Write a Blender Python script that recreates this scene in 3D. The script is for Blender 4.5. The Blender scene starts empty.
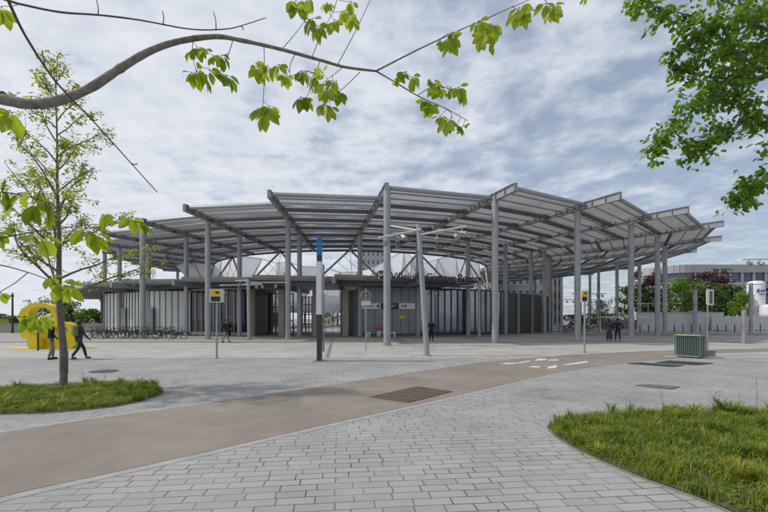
import bpy, bmesh, math, random
from mathutils import Vector, Matrix, Euler, noise as mnoise
R = math.radians
random.seed(7)
scene = bpy.context.scene
COL = scene.collection

# ------------------------------------------------------------------ camera
CAM_H, FPX, HOR = 1.75, 420.0, 318.6
cam = bpy.data.cameras.new('camera')
cam.sensor_width = 36.0
cam.lens = FPX / 768 * 36
cam.shift_y = (HOR - 256) / 768
cam.clip_start = 0.05
cam.clip_end = 6000
camo = bpy.data.objects.new('camera', cam)
camo.location = (0, 0, CAM_H)
camo.rotation_euler = (R(90), 0, 0)
COL.objects.link(camo)
scene.camera = camo

# ------------------------------------------------------------------ sky
SUN_EL = 47.0
SUN_DIR = Vector((-0.97 * math.cos(R(SUN_EL)), 0.02 * math.cos(R(SUN_EL)), math.sin(R(SUN_EL)))).normalized()
world = bpy.data.worlds.new('World')
scene.world = world
world.use_nodes = True
nt = world.node_tree
nt.nodes.clear()
def WN(t, **kw):
    n = nt.nodes.new(t)
    for k, v in kw.items():
        setattr(n, k, v)
    return n
def wmath(op, a, b=None, c=None):
    n = WN('ShaderNodeMath', operation=op)
    for i, x in enumerate((a, b, c)):
        if x is None:
            continue
        if isinstance(x, (int, float)):
            n.inputs[i].default_value = x
        else:
            nt.links.new(x, n.inputs[i])
    return n.outputs[0]
out = WN('ShaderNodeOutputWorld')
sky = WN('ShaderNodeTexSky', sky_type='NISHITA', sun_disc=False)
sky.sun_elevation = R(SUN_EL)
sky.sun_rotation = math.atan2(SUN_DIR.x, SUN_DIR.y)
sky.air_density = 1.0
sky.dust_density = 1.6
sky.ozone_density = 1.2
bg1 = WN('ShaderNodeBackground')
bg1.inputs[1].default_value = 0.11
nt.links.new(sky.outputs[0], bg1.inputs[0])
tc = WN('ShaderNodeTexCoord')
sep = WN('ShaderNodeSeparateXYZ')
nt.links.new(tc.outputs['Generated'], sep.inputs[0])
zc = wmath('ADD', wmath('MAXIMUM', sep.outputs[2], 0.0), 0.10)
px, py = wmath('DIVIDE', sep.outputs[0], zc), wmath('DIVIDE', sep.outputs[1], zc)
cmb = WN('ShaderNodeCombineXYZ')
nt.links.new(px, cmb.inputs[0]); nt.links.new(py, cmb.inputs[1])
def wnoise(scale, detail, rough, dist=0.0, off=0.0):
    n = WN('ShaderNodeTexNoise')
    n.inputs['Scale'].default_value = scale
    n.inputs['Detail'].default_value = detail
    n.inputs['Roughness'].default_value = rough
    n.inputs['Distortion'].default_value = dist
    m = WN('ShaderNodeVectorMath', operation='ADD')
    m.inputs[1].default_value = (off, off * .7, off * 1.3)
    nt.links.new(cmb.outputs[0], m.inputs[0])
    nt.links.new(m.outputs[0], n.inputs['Vector'])
    return n.outputs[0]
n_big = wnoise(0.8, 3, 0.5, 0.2, 3.1)
n_mid = wnoise(4.6, 7, 0.52, 0.15, 1.7)
n_fin = wnoise(12.0, 5, 0.6, 0.3, 8.2)
dens = wmath('ADD', wmath('MULTIPLY', n_mid, 1.5), wmath('MULTIPLY', n_big, 0.5))
dens = wmath('ADD', dens, wmath('MULTIPLY', n_fin, 0.35))
dens = wmath('SUBTRACT', dens, wmath('MULTIPLY', sep.outputs[0], 0.42))       # thicker cloud towards the west
ramp = WN('ShaderNodeMapRange', interpolation_type='SMOOTHSTEP')
nt.links.new(dens, ramp.inputs[0])
ramp.inputs[1].default_value = 0.72
ramp.inputs[2].default_value = 1.30
ramp.inputs[3].default_value = 0.46
ramp.inputs[4].default_value = 1.0
ccol = WN('ShaderNodeValToRGB')
ccol.color_ramp.elements[0].position = 0.30
ccol.color_ramp.elements[0].color = (0.47, 0.54, 0.64, 1)
ccol.color_ramp.elements[1].position = 0.68
ccol.color_ramp.elements[1].color = (0.72, 0.755, 0.81, 1)
cn = wmath('ADD', wmath('MULTIPLY', n_mid, 0.6), wmath('MULTIPLY', n_fin, 0.4))
cn = wmath('SUBTRACT', cn, wmath('MULTIPLY', sep.outputs[0], 0.24))
nt.links.new(cn, ccol.inputs[0])
bg2 = WN('ShaderNodeBackground')
bg2.inputs[1].default_value = 1.0
nt.links.new(ccol.outputs[0], bg2.inputs[0])
mix = WN('ShaderNodeMixShader')
nt.links.new(ramp.outputs[0], mix.inputs[0])
nt.links.new(bg1.outputs[0], mix.inputs[1])
nt.links.new(bg2.outputs[0], mix.inputs[2])
nt.links.new(mix.outputs[0], out.inputs[0])

# ------------------------------------------------------------------ sun
sl = bpy.data.lights.new('sun', 'SUN')
sl.energy = 2.5
sl.angle = R(2.0)
sl.color = (1.0, 0.955, 0.88)
so = bpy.data.objects.new('sun', sl)
so.rotation_euler = SUN_DIR.to_track_quat('Z', 'Y').to_euler()
so.location = (-40, 20, 60)
COL.objects.link(so)
vs = scene.view_settings
vs.view_transform = 'Standard'
vs.look = 'None'
vs.gamma = 1.0
vs.exposure = 0.10
vs.use_curve_mapping = False

# ------------------------------------------------------------------ helpers
def P(u, v, Y):
    return Vector(((u - 384) / FPX * Y, Y, CAM_H + (HOR - v) / FPX * Y))
def G(u, v):
    Y = CAM_H * FPX / (v - HOR)
    return Vector(((u - 384) / FPX * Y, Y, 0))

class MB:
    def __init__(s):
        s.v, s.f, s.m = [], [], []
    def add(s, vs, fs, mi=0):
        o = len(s.v)
        s.v += [tuple(x) for x in vs]
        s.f += [tuple(i + o for i in f) for f in fs]
        s.m += [mi] * len(fs)
    def quad(s, a, b, c, d, mi=0):
        s.add([a, b, c, d], [(0, 1, 2, 3)], mi)
    def hexa(s, lo, hi, mi=0):
        n = len(lo)
        s.add(list(lo) + list(hi), [tuple(range(n - 1, -1, -1)), tuple(range(n, 2 * n))] +
              [(i, (i + 1) % n, n + (i + 1) % n, n + i) for i in range(n)], mi)
    def box(s, c, size, rz=0.0, mi=0, rot=None):
        M = (rot if rot is not None else Matrix.Rotation(rz, 3, 'Z'))
        c = Vector(c)
        x, y, z = size[0] / 2, size[1] / 2, size[2] / 2
        pts = [(-x, -y, -z), (x, -y, -z), (x, y, -z), (-x, y, -z), (-x, -y, z), (x, -y, z), (x, y, z), (-x, y, z)]
        w = [c + M @ Vector(p) for p in pts]
        s.hexa(w[:4], w[4:], mi)
    def bar(s, p, q, w, h, mi=0, up=(0, 0, 1)):
        p, q = Vector(p), Vector(q)
        d = (q - p).normalized()
        up = Vector(up)
        if abs(d.dot(up)) > .98:
            up = Vector((1, 0, 0))
        sd = d.cross(up).normalized() * w / 2
        u2 = sd.cross(d).normalized() * h / 2
        lo = [p - sd - u2, p + sd - u2, p + sd + u2, p - sd + u2]
        s.hexa(lo, [x + (q - p) for x in lo], mi)
    def tube(s, pts, r, n=10, mi=0, caps=True):
        pts = [Vector(p) for p in pts]
        if isinstance(r, (int, float)):
            r = [r] * len(pts)
        vs, fs = [], []
        ref = None
        for i, p in enumerate(pts):
            d = (pts[min(i + 1, len(pts) - 1)] - pts[max(i - 1, 0)])
            if d.length < 1e-9:
                d = Vector((0, 0, 1))
            d.normalize()
            if ref is None:
                ref = Vector((0, 0, 1)) if abs(d.z) < .9 else Vector((1, 0, 0))
            a = d.cross(ref)
            if a.length < 1e-4:
                a = d.cross(Vector((.3, 1, .2)))
            a.normalize()
            b = a.cross(d).normalized()
            ref = b.copy()
            for k in range(n):
                t = 2 * math.pi * k / n
                vs.append(p + (a * math.cos(t) + b * math.sin(t)) * r[i])
        for i in range(len(pts) - 1):
            for k in range(n):
                k2 = (k + 1) % n
                fs.append((i * n + k, i * n + k2, (i + 1) * n + k2, (i + 1) * n + k))
        if caps:
            fs.append(tuple(range(n - 1, -1, -1)))
            fs.append(tuple((len(pts) - 1) * n + k for k in range(n)))
        s.add(vs, fs, mi)
    def lathe(s, c, prof, n=20, mi=0, sx=1, sy=1, rz=0):
        c = Vector(c)
        vs, fs = [], []
        for (r, z) in prof:
            for k in range(n):
                t = 2 * math.pi * k / n
                x, y = r * sx * math.cos(t), r * sy * math.sin(t)
                vs.append(c + Vector((x * math.cos(rz) - y * math.sin(rz), x * math.sin(rz) + y * math.cos(rz), z)))
        for i in range(len(prof) - 1):
            for k in range(n):
                k2 = (k + 1) % n
                fs.append((i * n + k, i * n + k2, (i + 1) * n + k2, (i + 1) * n + k))
        fs.append(tuple(range(n - 1, -1, -1)))
        fs.append(tuple((len(prof) - 1) * n + k for k in range(n)))
        s.add(vs, fs, mi)
    def ball(s, c, r, mi=0, n=10, m=7, rot=None):
        c = Vector(c)
        if isinstance(r, (int, float)):
            r = (r, r, r)
        M = rot or Matrix.Identity(3)
        vs, fs = [], []
        for i in range(m + 1):
            ph = math.pi * i / m
            for k in range(n):
                t = 2 * math.pi * k / n
                vs.append(c + M @ Vector((r[0] * math.sin(ph) * math.cos(t), r[1] * math.sin(ph) * math.sin(t), r[2] * math.cos(ph))))
        for i in range(m):
            for k in range(n):
                k2 = (k + 1) % n
                fs.append((i * n + k, (i + 1) * n + k, (i + 1) * n + k2, i * n + k2))
        s.add(vs, fs, mi)
    def torus(s, c, rad, r, axis, n=28, m=6, mi=0):
        c = Vector(c)
        axis = Vector(axis).normalized()
        a = axis.orthogonal().normalized()
        b = axis.cross(a)
        vs, fs = [], []
        for i in range(n):
            t = 2 * math.pi * i / n
            d = a * math.cos(t) + b * math.sin(t)
            for k in range(m):
                q = 2 * math.pi * k / m
                vs.append(c + d * (rad + r * math.cos(q)) + axis * r * math.sin(q))
        for i in range(n):
            for k in range(m):
                i2, k2 = (i + 1) % n, (k + 1) % m
                fs.append((i * m + k, i2 * m + k, i2 * m + k2, i * m + k2))
        s.add(vs, fs, mi)
    def leaf(s, b, d, nrm, L, W, mi=0, droop=0.15):
        d = Vector(d).normalized()
        nrm = Vector(nrm)
        sd = d.cross(nrm)
        if sd.length < 1e-4:
            sd = d.orthogonal()
        sd.normalize()
        nn = sd.cross(d).normalized()
        b = Vector(b)
        def q(t, w, h):
            return b + d * L * t + sd * W * w + nn * (h * W - droop * L * t * t)
        vs = [q(0, 0, 0), q(.26, -.36, .10), q(.26, 0, -.03), q(.26, .36, .10), q(.6, -.5, .12), q(.6, 0, -.03), q(.6, .5, .12), q(1, 0, 0), q(.84, -.27, .05), q(.84, .27, .05)]
        s.add(vs, [(0, 1, 2), (0, 2, 3), (1, 4, 5, 2), (2, 5, 6, 3), (4, 8, 7, 5), (5, 7, 9, 6)], mi)
    def build(s, name, mats, parent=None, smooth=False, loc=None):
        me = bpy.data.meshes.new(name)
        vs = s.v
        if loc is not None:
            L = Vector(loc)
            vs = [tuple(Vector(x) - L) for x in vs]
        me.from_pydata(vs, [], s.f)
        if not isinstance(mats, (list, tuple)):
            mats = [mats]
        for m in mats:
            me.materials.append(m)
        if len(mats) > 1:
            me.polygons.foreach_set('material_index', s.m)
        if smooth:
            me.polygons.foreach_set('use_smooth', [True] * len(me.polygons))
            try:
                me.set_sharp_from_angle(angle=R(42))
            except Exception:
                pass
        me.update()
        o = bpy.data.objects.new(name, me)
        COL.objects.link(o)
        if loc is not None:
            o.location = loc
        if parent is not None:
            o.parent = parent
        return o

def tag(o, label=None, cat=None, group=None, kind=None):
    if label: o['label'] = label
    if cat: o['category'] = cat
    if group: o['group'] = group
    if kind: o['kind'] = kind
    return o
def thing(name, label, cat, loc=(0, 0, 0), rz=0, group=None):
    o = bpy.data.objects.new(name, None)
    o.empty_display_size = .2
    o.location = loc
    o.rotation_euler = (0, 0, rz)
    COL.objects.link(o)
    return tag(o, label, cat, group)
def copy_tree(o, parent=None):
    c = o.copy()
    COL.objects.link(c)
    if parent is not None:
        c.parent = parent
    for ch in list(o.children):
        copy_tree(ch, c)
    return c

# ------------------------------------------------------------------ materials
def mat(name, col, rough=.6, metal=0.0, nscale=3.0, namt=.12, bump=0.0, bscale=60, spec=.4, trans=None, transl=0.0, col2=None, coords='Object', transp=0.0):
    m = bpy.data.materials.new(name)
    m.use_nodes = True
    t = m.node_tree
    b = t.nodes['Principled BSDF']
    tcn = t.nodes.new('ShaderNodeTexCoord')
    n = t.nodes.new('ShaderNodeTexNoise')
    n.inputs['Scale'].default_value = nscale
    n.inputs['Detail'].default_value = 6
    n.inputs['Roughness'].default_value = .6
    t.links.new(tcn.outputs[coords], n.inputs['Vector'])
    mr = t.nodes.new('ShaderNodeMapRange')
    mr.inputs[1].default_value = .3
    mr.inputs[2].default_value = .7
    t.links.new(n.outputs[0], mr.inputs[0])
    mx = t.nodes.new('ShaderNodeMix')
    mx.data_type = 'RGBA'
    c1 = [max(0, c * (1 - namt)) for c in col]
    c2 = [min(1, c * (1 + namt)) for c in (col2 or col)]
    mx.inputs[6].default_value = (*c1, 1)
    mx.inputs[7].default_value = (*c2, 1)
    t.links.new(mr.outputs[0], mx.inputs[0])
    t.links.new(mx.outputs[2], b.inputs['Base Color'])
    b.inputs['Roughness'].default_value = rough
    b.inputs['Metallic'].default_value = metal
    b.inputs['Specular IOR Level'].default_value = spec
    if bump > 0:
        n2 = t.nodes.new('ShaderNodeTexNoise')
        n2.inputs['Scale'].default_value = bscale
        n2.inputs['Detail'].default_value = 4
        t.links.new(tcn.outputs[coords], n2.inputs['Vector'])
        bp = t.nodes.new('ShaderNodeBump')
        bp.inputs['Strength'].default_value = bump
        bp.inputs['Distance'].default_value = .02
        t.links.new(n2.outputs[0], bp.inputs['Height'])
        t.links.new(bp.outputs[0], b.inputs['Normal'])
    last = b.outputs[0]
    if transl > 0:
        tr = t.nodes.new('ShaderNodeBsdfTranslucent')
        t.links.new(mx.outputs[2], tr.inputs[0])
        ms = t.nodes.new('ShaderNodeMixShader')
        ms.inputs[0].default_value = transl
        t.links.new(last, ms.inputs[1])
        t.links.new(tr.outputs[0], ms.inputs[2])
        last = ms.outputs[0]
    if transp > 0:
        tp = t.nodes.new('ShaderNodeBsdfTransparent')
        ms = t.nodes.new('ShaderNodeMixShader')
        ms.inputs[0].default_value = transp
        t.links.new(last, ms.inputs[1])
        t.links.new(tp.outputs[0], ms.inputs[2])
        last = ms.outputs[0]
    t.links.new(last, t.nodes['Material Output'].inputs[0])
    return m

def emis(name, col, st):
    m = bpy.data.materials.new(name)
    m.use_nodes = True
    b = m.node_tree.nodes['Principled BSDF']
    b.inputs['Base Color'].default_value = (*col, 1)
    b.inputs['Emission Color'].default_value = (*col, 1)
    b.inputs['Emission Strength'].default_value = st
    return m

def paver_mat(name, rot, bw, rh, c1, c2, mortar, msize=.010):
    m = bpy.data.materials.new(name)
    m.use_nodes = True
    t = m.node_tree
    b = t.nodes['Principled BSDF']
    tcn = t.nodes.new('ShaderNodeTexCoord')
    mp = t.nodes.new('ShaderNodeMapping')
    mp.inputs['Rotation'].default_value = (0, 0, rot)
    t.links.new(tcn.outputs['Object'], mp.inputs[0])
    # slight wander of the courses
    nw = t.nodes.new('ShaderNodeTexNoise')
    nw.inputs['Scale'].default_value = .9
    t.links.new(mp.outputs[0], nw.inputs['Vector'])
    ad = t.nodes.new('ShaderNodeVectorMath'); ad.operation = 'MULTIPLY_ADD'
    ad.inputs[1].default_value = (.05, .05, 0)
    t.links.new(nw.outputs['Color'], ad.inputs[0])
    t.links.new(mp.outputs[0], ad.inputs[2])
    br = t.nodes.new('ShaderNodeTexBrick')
    br.offset = .5; br.offset_frequency = 2; br.squash = .78; br.squash_frequency = 3
    br.inputs['Color1'].default_value = (*c1, 1)
    br.inputs['Color2'].default_value = (*c2, 1)
    br.inputs['Mortar'].default_value = (*mortar, 1)
    br.inputs['Scale'].default_value = 1
    br.inputs['Mortar Size'].default_value = msize
    br.inputs['Mortar Smooth'].default_value = .25
    br.inputs['Bias'].default_value = 0
    br.inputs['Brick Width'].default_value = bw
    br.inputs['Row Height'].default_value = rh
    t.links.new(ad.outputs[0], br.inputs['Vector'])
    nm_ = t.nodes.new('ShaderNodeTexNoise'); nm_.inputs['Scale'].default_value = 1.6; nm_.inputs['Detail'].default_value = 5
    t.links.new(tcn.outputs['Object'], nm_.inputs['Vector'])
    cr_ = t.nodes.new('ShaderNodeValToRGB')
    cr_.color_ramp.elements[0].position = .38; cr_.color_ramp.elements[0].color = (*mortar, 1)
    cr_.color_ramp.elements[1].position = .66; cr_.color_ramp.elements[1].color = (.24, .235, .225, 1)
    t.links.new(nm_.outputs[0], cr_.inputs[0]); t.links.new(cr_.outputs[0], br.inputs['Mortar'])
    def nz(scale, lo, hi, det=5):
        n = t.nodes.new('ShaderNodeTexNoise')
        n.inputs['Scale'].default_value = scale
        n.inputs['Detail'].default_value = det
        n.inputs['Roughness'].default_value = .62
        t.links.new(tcn.outputs['Object'], n.inputs['Vector'])
        r = t.nodes.new('ShaderNodeMapRange')
        r.inputs[1].default_value = .3; r.inputs[2].default_value = .7
        r.inputs[3].default_value = lo; r.inputs[4].default_value = hi
        t.links.new(n.outputs[0], r.inputs[0])
        return r.outputs[0], n.outputs[0]
    stain, _ = nz(.55, .80, 1.08)
    grain, gr = nz(110, .82, 1.14, 3)
    mul = t.nodes.new('ShaderNodeMath'); mul.operation = 'MULTIPLY'
    t.links.new(stain, mul.inputs[0]); t.links.new(grain, mul.inputs[1])
    vm = t.nodes.new('ShaderNodeVectorMath'); vm.operation = 'SCALE'
    t.links.new(br.outputs['Color'], vm.inputs[0])
    t.links.new(mul.outputs[0], vm.inputs['Scale'])
    # sparse dark stains with a shape of their own
    ds = t.nodes.new('ShaderNodeTexNoise')
    ds.inputs['Scale'].default_value = .33; ds.inputs['Detail'].default_value = 8; ds.inputs['Distortion'].default_value = .8
    t.links.new(tcn.outputs['Object'], ds.inputs['Vector'])
    dr = t.nodes.new('ShaderNodeMapRange')
    dr.inputs[1].default_value = .60; dr.inputs[2].default_value = .74; dr.inputs[3].default_value = 1; dr.inputs[4].default_value = .68
    t.links.new(ds.outputs[0], dr.inputs[0])
    vm2 = t.nodes.new('ShaderNodeVectorMath'); vm2.operation = 'SCALE'
    t.links.new(vm.outputs[0], vm2.inputs[0]); t.links.new(dr.outputs[0], vm2.inputs['Scale'])
    t.links.new(vm2.outputs[0], b.inputs['Base Color'])
    b.inputs['Roughness'].default_value = .82
    b.inputs['Specular IOR Level'].default_value = .3
    h = t.nodes.new('ShaderNodeMath'); h.operation = 'MULTIPLY_ADD'
    h.inputs[1].default_value = -1.0
    t.links.new(br.outputs['Fac'], h.inputs[0])
    g2 = t.nodes.new('ShaderNodeMath'); g2.operation = 'MULTIPLY'; g2.inputs[1].default_value = .25
    t.links.new(gr, g2.inputs[0]); t.links.new(g2.outputs[0], h.inputs[2])
    bp = t.nodes.new('ShaderNodeBump')
    bp.inputs['Strength'].default_value = .5; bp.inputs['Distance'].default_value = .008
    t.links.new(h.outputs[0], bp.inputs['Height'])
    t.links.new(bp.outputs[0], b.inputs['Normal'])
    return m

def grain(m, layers):
    t = m.node_tree; b = t.nodes['Principled BSDF']
    src = b.inputs['Base Color'].links[0].from_socket
    tcn = t.nodes.new('ShaderNodeTexCoord')
    for (scale, det, dist, i0, i1, lo, hi) in layers:
        n = t.nodes.new('ShaderNodeTexNoise')
        n.inputs['Scale'].default_value = scale; n.inputs['Detail'].default_value = det; n.inputs['Distortion'].default_value = dist
        t.links.new(tcn.outputs['Object'], n.inputs['Vector'])
        r = t.nodes.new('ShaderNodeMapRange')
        for k_, v_ in zip((1, 2, 3, 4), (i0, i1, lo, hi)): r.inputs[k_].default_value = v_
        t.links.new(n.outputs[0], r.inputs[0])
        v = t.nodes.new('ShaderNodeVectorMath'); v.operation = 'SCALE'
        t.links.new(src, v.inputs[0]); t.links.new(r.outputs[0], v.inputs['Scale'])
        src = v.outputs[0]
    t.links.new(src, b.inputs['Base Color'])
M = {}
M['paver'] = paver_mat('paver_near', R(-6.3), .37, .155, (.315, .31, .30), (.365, .36, .35), (.07, .066, .06), .0075)
M['concrete'] = paver_mat('pale_concrete', R(4), 3.2, 2.1, (.415, .395, .36), (.44, .42, .385), (.25, .24, .22), .014)
M['forecourt'] = paver_mat('forecourt_paving', R(4), 1.2, .6, (.335, .32, .295), (.36, .345, .32), (.2, .19, .175), .010)
M['ground'] = mat('ground_asphalt', (.27, .26, .245), .9, nscale=.15, namt=.2)
M['path'] = mat('brown_asphalt', (.238, .205, .174), .88, nscale=.45, namt=.17, bump=.3, bscale=140)
M['kerb'] = mat('kerb_stone', (.33, .32, .30), .85, nscale=4, namt=.16, bump=.2)
M['kerb_dark'] = mat('kerb_dark', (.20, .19, .175), .85, nscale=4, namt=.16)
M['marking'] = mat('white_marking', (.50, .48, .45), .7, nscale=9, namt=.3, col2=(.66, .65, .62))
M['iron'] = mat('rusty_iron', (.16, .12, .085), .8, .0, nscale=30, namt=.4)
M['drain'] = mat('drain_dark', (.07, .067, .063), .7, .2, nscale=8, namt=.3)
M['steel'] = mat('painted_steel', (.33, .34, .35), .42, .25, nscale=1.2, namt=.07, spec=.5)
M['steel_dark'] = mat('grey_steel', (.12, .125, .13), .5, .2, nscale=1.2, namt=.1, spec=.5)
M['deck'] = mat('deck_slat', (.56, .565, .58), .5, .0, nscale=.6, namt=.08, transl=.40)
M['roof_dark'] = mat('lower_roof_metal', (.28, .285, .29), .55, .3, nscale=.8, namt=.15)
M['sail'] = mat('white_membrane', (.90, .905, .91), .6, nscale=.5, namt=.03, transl=.72)
M['rib'] = mat('membrane_rib', (.34, .35, .37), .5, .2)
M['profilit'] = mat('channel_glass', (.64, .68, .66), .22, nscale=.7, namt=.08, spec=.6)
M['joint'] = mat('dark_joint', (.10, .11, .11), .5, .2)
M['glass'] = mat('dark_glass', (.03, .035, .04), .04, nscale=.4, namt=.25, spec=.9, transp=.30)
M['glass_sky'] = mat('reflective_glass', (.36, .375, .42), .09, .6, nscale=.25, namt=.5, spec=.8, transp=.16)
M['mullion'] = mat('mullion', (.055, .06, .065), .4, .4)
M['mullion_pale'] = mat('mullion_pale', (.42, .43, .43), .4, .3)
M['metal_dark'] = mat('ribbed_dark_metal', (.095, .10, .10), .45, .5, nscale=1.5, namt=.12)
M['metal_green'] = mat('green_grey_metal', (.12, .14, .14), .45, .4, nscale=1.5, namt=.12)
M['metal_grey'] = mat('grey_cladding', (.225, .24, .245), .4, .35, nscale=.9, namt=.12)
M['beige'] = mat('beige_post', (.33, .31, .255), .6, nscale=2, namt=.1)
M['olive'] = mat('yellow_lit_jamb', (.26, .25, .13), .55, nscale=2, namt=.12)  # yellow light falling on the entrance jamb, put into its base colour
M['inside'] = mat('inside_wall', (.16, .155, .15), .8, nscale=1, namt=.2)
M['white'] = mat('white_paint', (.74, .74, .73), .45, nscale=3, namt=.05)
M['offwhite'] = mat('offwhite_paint', (.55, .55, .53), .6, nscale=1.5, namt=.1)
M['black'] = mat('black_paint', (.022, .022, .024), .4, nscale=5, namt=.2)
M['charcoal'] = mat('charcoal', (.045, .047, .05), .5, nscale=3, namt=.15)
M['blue'] = mat('sign_blue', (.012, .17, .46), .4, nscale=3, namt=.06)
M['yellow'] = mat('sign_yellow', (.74, .45, .01), .45, nscale=3, namt=.06)
M['sculpt'] = mat('yellow_resin', (.74, .57, .005), .38, nscale=1.2, namt=.08)
M['red'] = mat('red', (.42, .03, .035), .6, nscale=6, namt=.15)
M['rubber'] = mat('rubber', (.02, .02, .02), .8)
M['chrome'] = mat('chrome', (.45, .45, .46), .3, .8)
M['bin_green'] = mat('bin_green', (.014, .10, .06), .4, nscale=4, namt=.18)
M['galv'] = mat('galvanised', (.33, .345, .35), .45, .5, nscale=10, namt=.18)
M['stone'] = mat('concrete_block', (.26, .235, .20), .9, nscale=6, namt=.18, bump=.3)
M['bark'] = mat('young_bark', (.17, .145, .115), .9, nscale=14, namt=.35, bump=.6, bscale=40)
M['bark_grey'] = mat('branch_bark', (.23, .205, .175), .85, nscale=30, namt=.3, bump=.5, bscale=90)
M['twig'] = mat('twig', (.085, .065, .05), .85, nscale=30, namt=.3)
M['leafY'] = mat('spring_leaf', (.36, .45, .025), .45, nscale=12, namt=.25, transl=.6)
M['leafY2'] = mat('spring_leaf_deep', (.22, .33, .02), .45, nscale=12, namt=.25, transl=.6)
M['leafG'] = mat('green_leaf', (.20, .34, .03), .45, nscale=3, namt=.3, transl=.58)
M['leafG2'] = mat('green_leaf_dark', (.125, .24, .026), .45, nscale=3, namt=.3, transl=.55)
M['leafS'] = mat('sapling_leaf', (.42, .48, .06), .5, nscale=3, namt=.3, transl=.55)
M['leafS2'] = mat('sapling_leaf_deep', (.23, .30, .04), .5, nscale=3, namt=.3, transl=.5)
M['leafP'] = mat('purple_leaf', (.075, .02, .026), .5, nscale=1, namt=.35, transl=.3)
M['leafD'] = mat('far_leaf', (.05, .085, .022), .6, nscale=.6, namt=.35, transl=.25)
M['leafB'] = mat('bright_far_leaf', (.14, .27, .025), .6, nscale=.6, namt=.3, transl=.35)
M['grass1'] = mat('grass_blade', (.22, .30, .022), .6, nscale=4, namt=.3, transl=.4)
M['grass2'] = mat('grass_blade_deep', (.115, .21, .02), .6, nscale=4, namt=.3, transl=.4)
M['grass3'] = mat('grass_blade_olive', (.31, .31, .04), .6, nscale=4, namt=.3, transl=.4)
M['straw'] = mat('straw_blade', (.36, .28, .12), .7, nscale=4, namt=.2, transl=.3)
M['soil'] = mat('soil', (.10, .095, .045), .95, nscale=6, namt=.4, bump=.6, bscale=25)
M['facade'] = mat('cream_facade', (.38, .375, .35), .8, nscale=.3, namt=.07)
M['facade2'] = mat('stone_facade', (.34, .325, .29), .85, nscale=.3, namt=.08)
M['pane'] = mat('window_pane', (.06, .095, .15), .08, nscale=.2, namt=.3, spec=.8)
M['tank'] = mat('white_tank', (.72, .73, .73), .35, nscale=.8, namt=.05)
M['skin'] = mat('skin', (.22, .125, .09), .55, nscale=8, namt=.06)
M['skin_dark'] = mat('skin_dark', (.12, .065, .045), .55, nscale=8, namt=.06)
M['hair'] = mat('hair', (.014, .012, .011), .5, nscale=40, namt=.3)
M['cloth_black'] = mat('cloth_black', (.016, .016, .018), .85, nscale=10, namt=.3)
M['cloth_beige'] = mat('cloth_beige', (.27, .21, .15), .85, nscale=10, namt=.1)
M['cloth_maroon'] = mat('cloth_maroon', (.06, .022, .028), .85, nscale=10, namt=.2)
M['cloth_jeans'] = mat('cloth_jeans', (.022, .035, .085), .85, nscale=10, namt=.25)
M['cloth_green'] = mat('cloth_green', (.13, .19, .045), .8, nscale=10, namt=.15)
M['cloth_teal'] = mat('cloth_teal', (.017, .05, .085), .85, nscale=10, namt=.2)
M['cloth_grey'] = mat('cloth_grey', (.10, .10, .10), .85, nscale=10, namt=.15)
M['lamp'] = emis('lamp_glow', (1.0, .72, .38), 5.0)

grain(M['path'], [(160, 3, 0, .3, .7, .78, 1.2), (.35, 8, 1.2, .58, .74, 1.0, .82), (2.2, 6, .5, .35, .65, .93, 1.06)])
grain(M['concrete'], [(90, 3, 0, .3, .7, .88, 1.1), (.25, 8, 1.0, .56, .7, 1.0, .82), (1.4, 6, .5, .35, .65, .94, 1.05)])
grain(M['forecourt'], [(60, 3, 0, .3, .7, .9, 1.08), (.3, 8, 1.0, .56, .7, 1.0, .8)])
grain(M['paver'], [(17, 2, 0, .70, .74, 1.0, .72), (1.1, 7, 1.5, .62, .70, 1.0, .86)])
grain(M['steel'], [(6, 6, .3, .55, .75, 1.0, .86), (.4, 4, .4, .35, .65, .93, 1.05)])
grain(M['bark_grey'], [(14, 6, .6, .5, .7, 1.0, .65)])
# ------------------------------------------------------------------ ground sheets
def sheet(name, pts, z, m, kind='structure'):
    b = MB()
    b.add([(p[0], p[1], z) for p in pts], [tuple(range(len(pts)))])
    o = b.build(name, m)
    bm = bmesh.new(); bm.from_mesh(o.data)
    bmesh.ops.recalc_face_normals(bm, faces=bm.faces)
    for f in bm.faces:
        if f.normal.z < 0: f.normal_flip()
    bmesh.ops.triangulate(bm, faces=bm.faces)
    bm.to_mesh(o.data); bm.free()
    return tag(o, kind=kind)
def spline(pts, n=8, closed=False):
    pts = [Vector((p[0], p[1], 0)) for p in pts]
    res = []
    N = len(pts)
    rng = range(N) if closed else range(N - 1)
    for i in rng:
        p0 = pts[(i - 1) % N] if closed or i > 0 else pts[0]
        p1, p2 = pts[i], pts[(i + 1) % N]
        p3 = pts[(i + 2) % N] if closed or i + 2 < N else pts[-1]
        for k in range(n):
            t = k / n
            res.append(.5 * ((2 * p1) + (p2 - p0) * t + (2 * p0 - 5 * p1 + 4 * p2 - p3) * t * t + (3 * p1 - p0 - 3 * p2 + p3) * t ** 3))
    if not closed: res.append(pts[-1])
    return res
sheet('ground', [(-900, -60), (900, -60), (900, 1500), (-900, 1500)], 0, M['ground'])
sheet('paving', [(-70, -8), (70, -8), (70, 18.6), (-70, 18.6)], .004, M['paver'])
sheet('concrete_apron', [(-70, 18.6), (70, 18.6), (70, 30.8), (-70, 30.8)], .006, M['concrete'])
sheet('forecourt', [(-70, 30.9), (80, 30.9), (80, 62), (-70, 62)], .006, M['forecourt'])
_b = MB(); _b.box((5, 30.85, .02), (150, .22, .04))
tag(_b.build('kerb_line', M['kerb_dark']), kind='structure')

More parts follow.
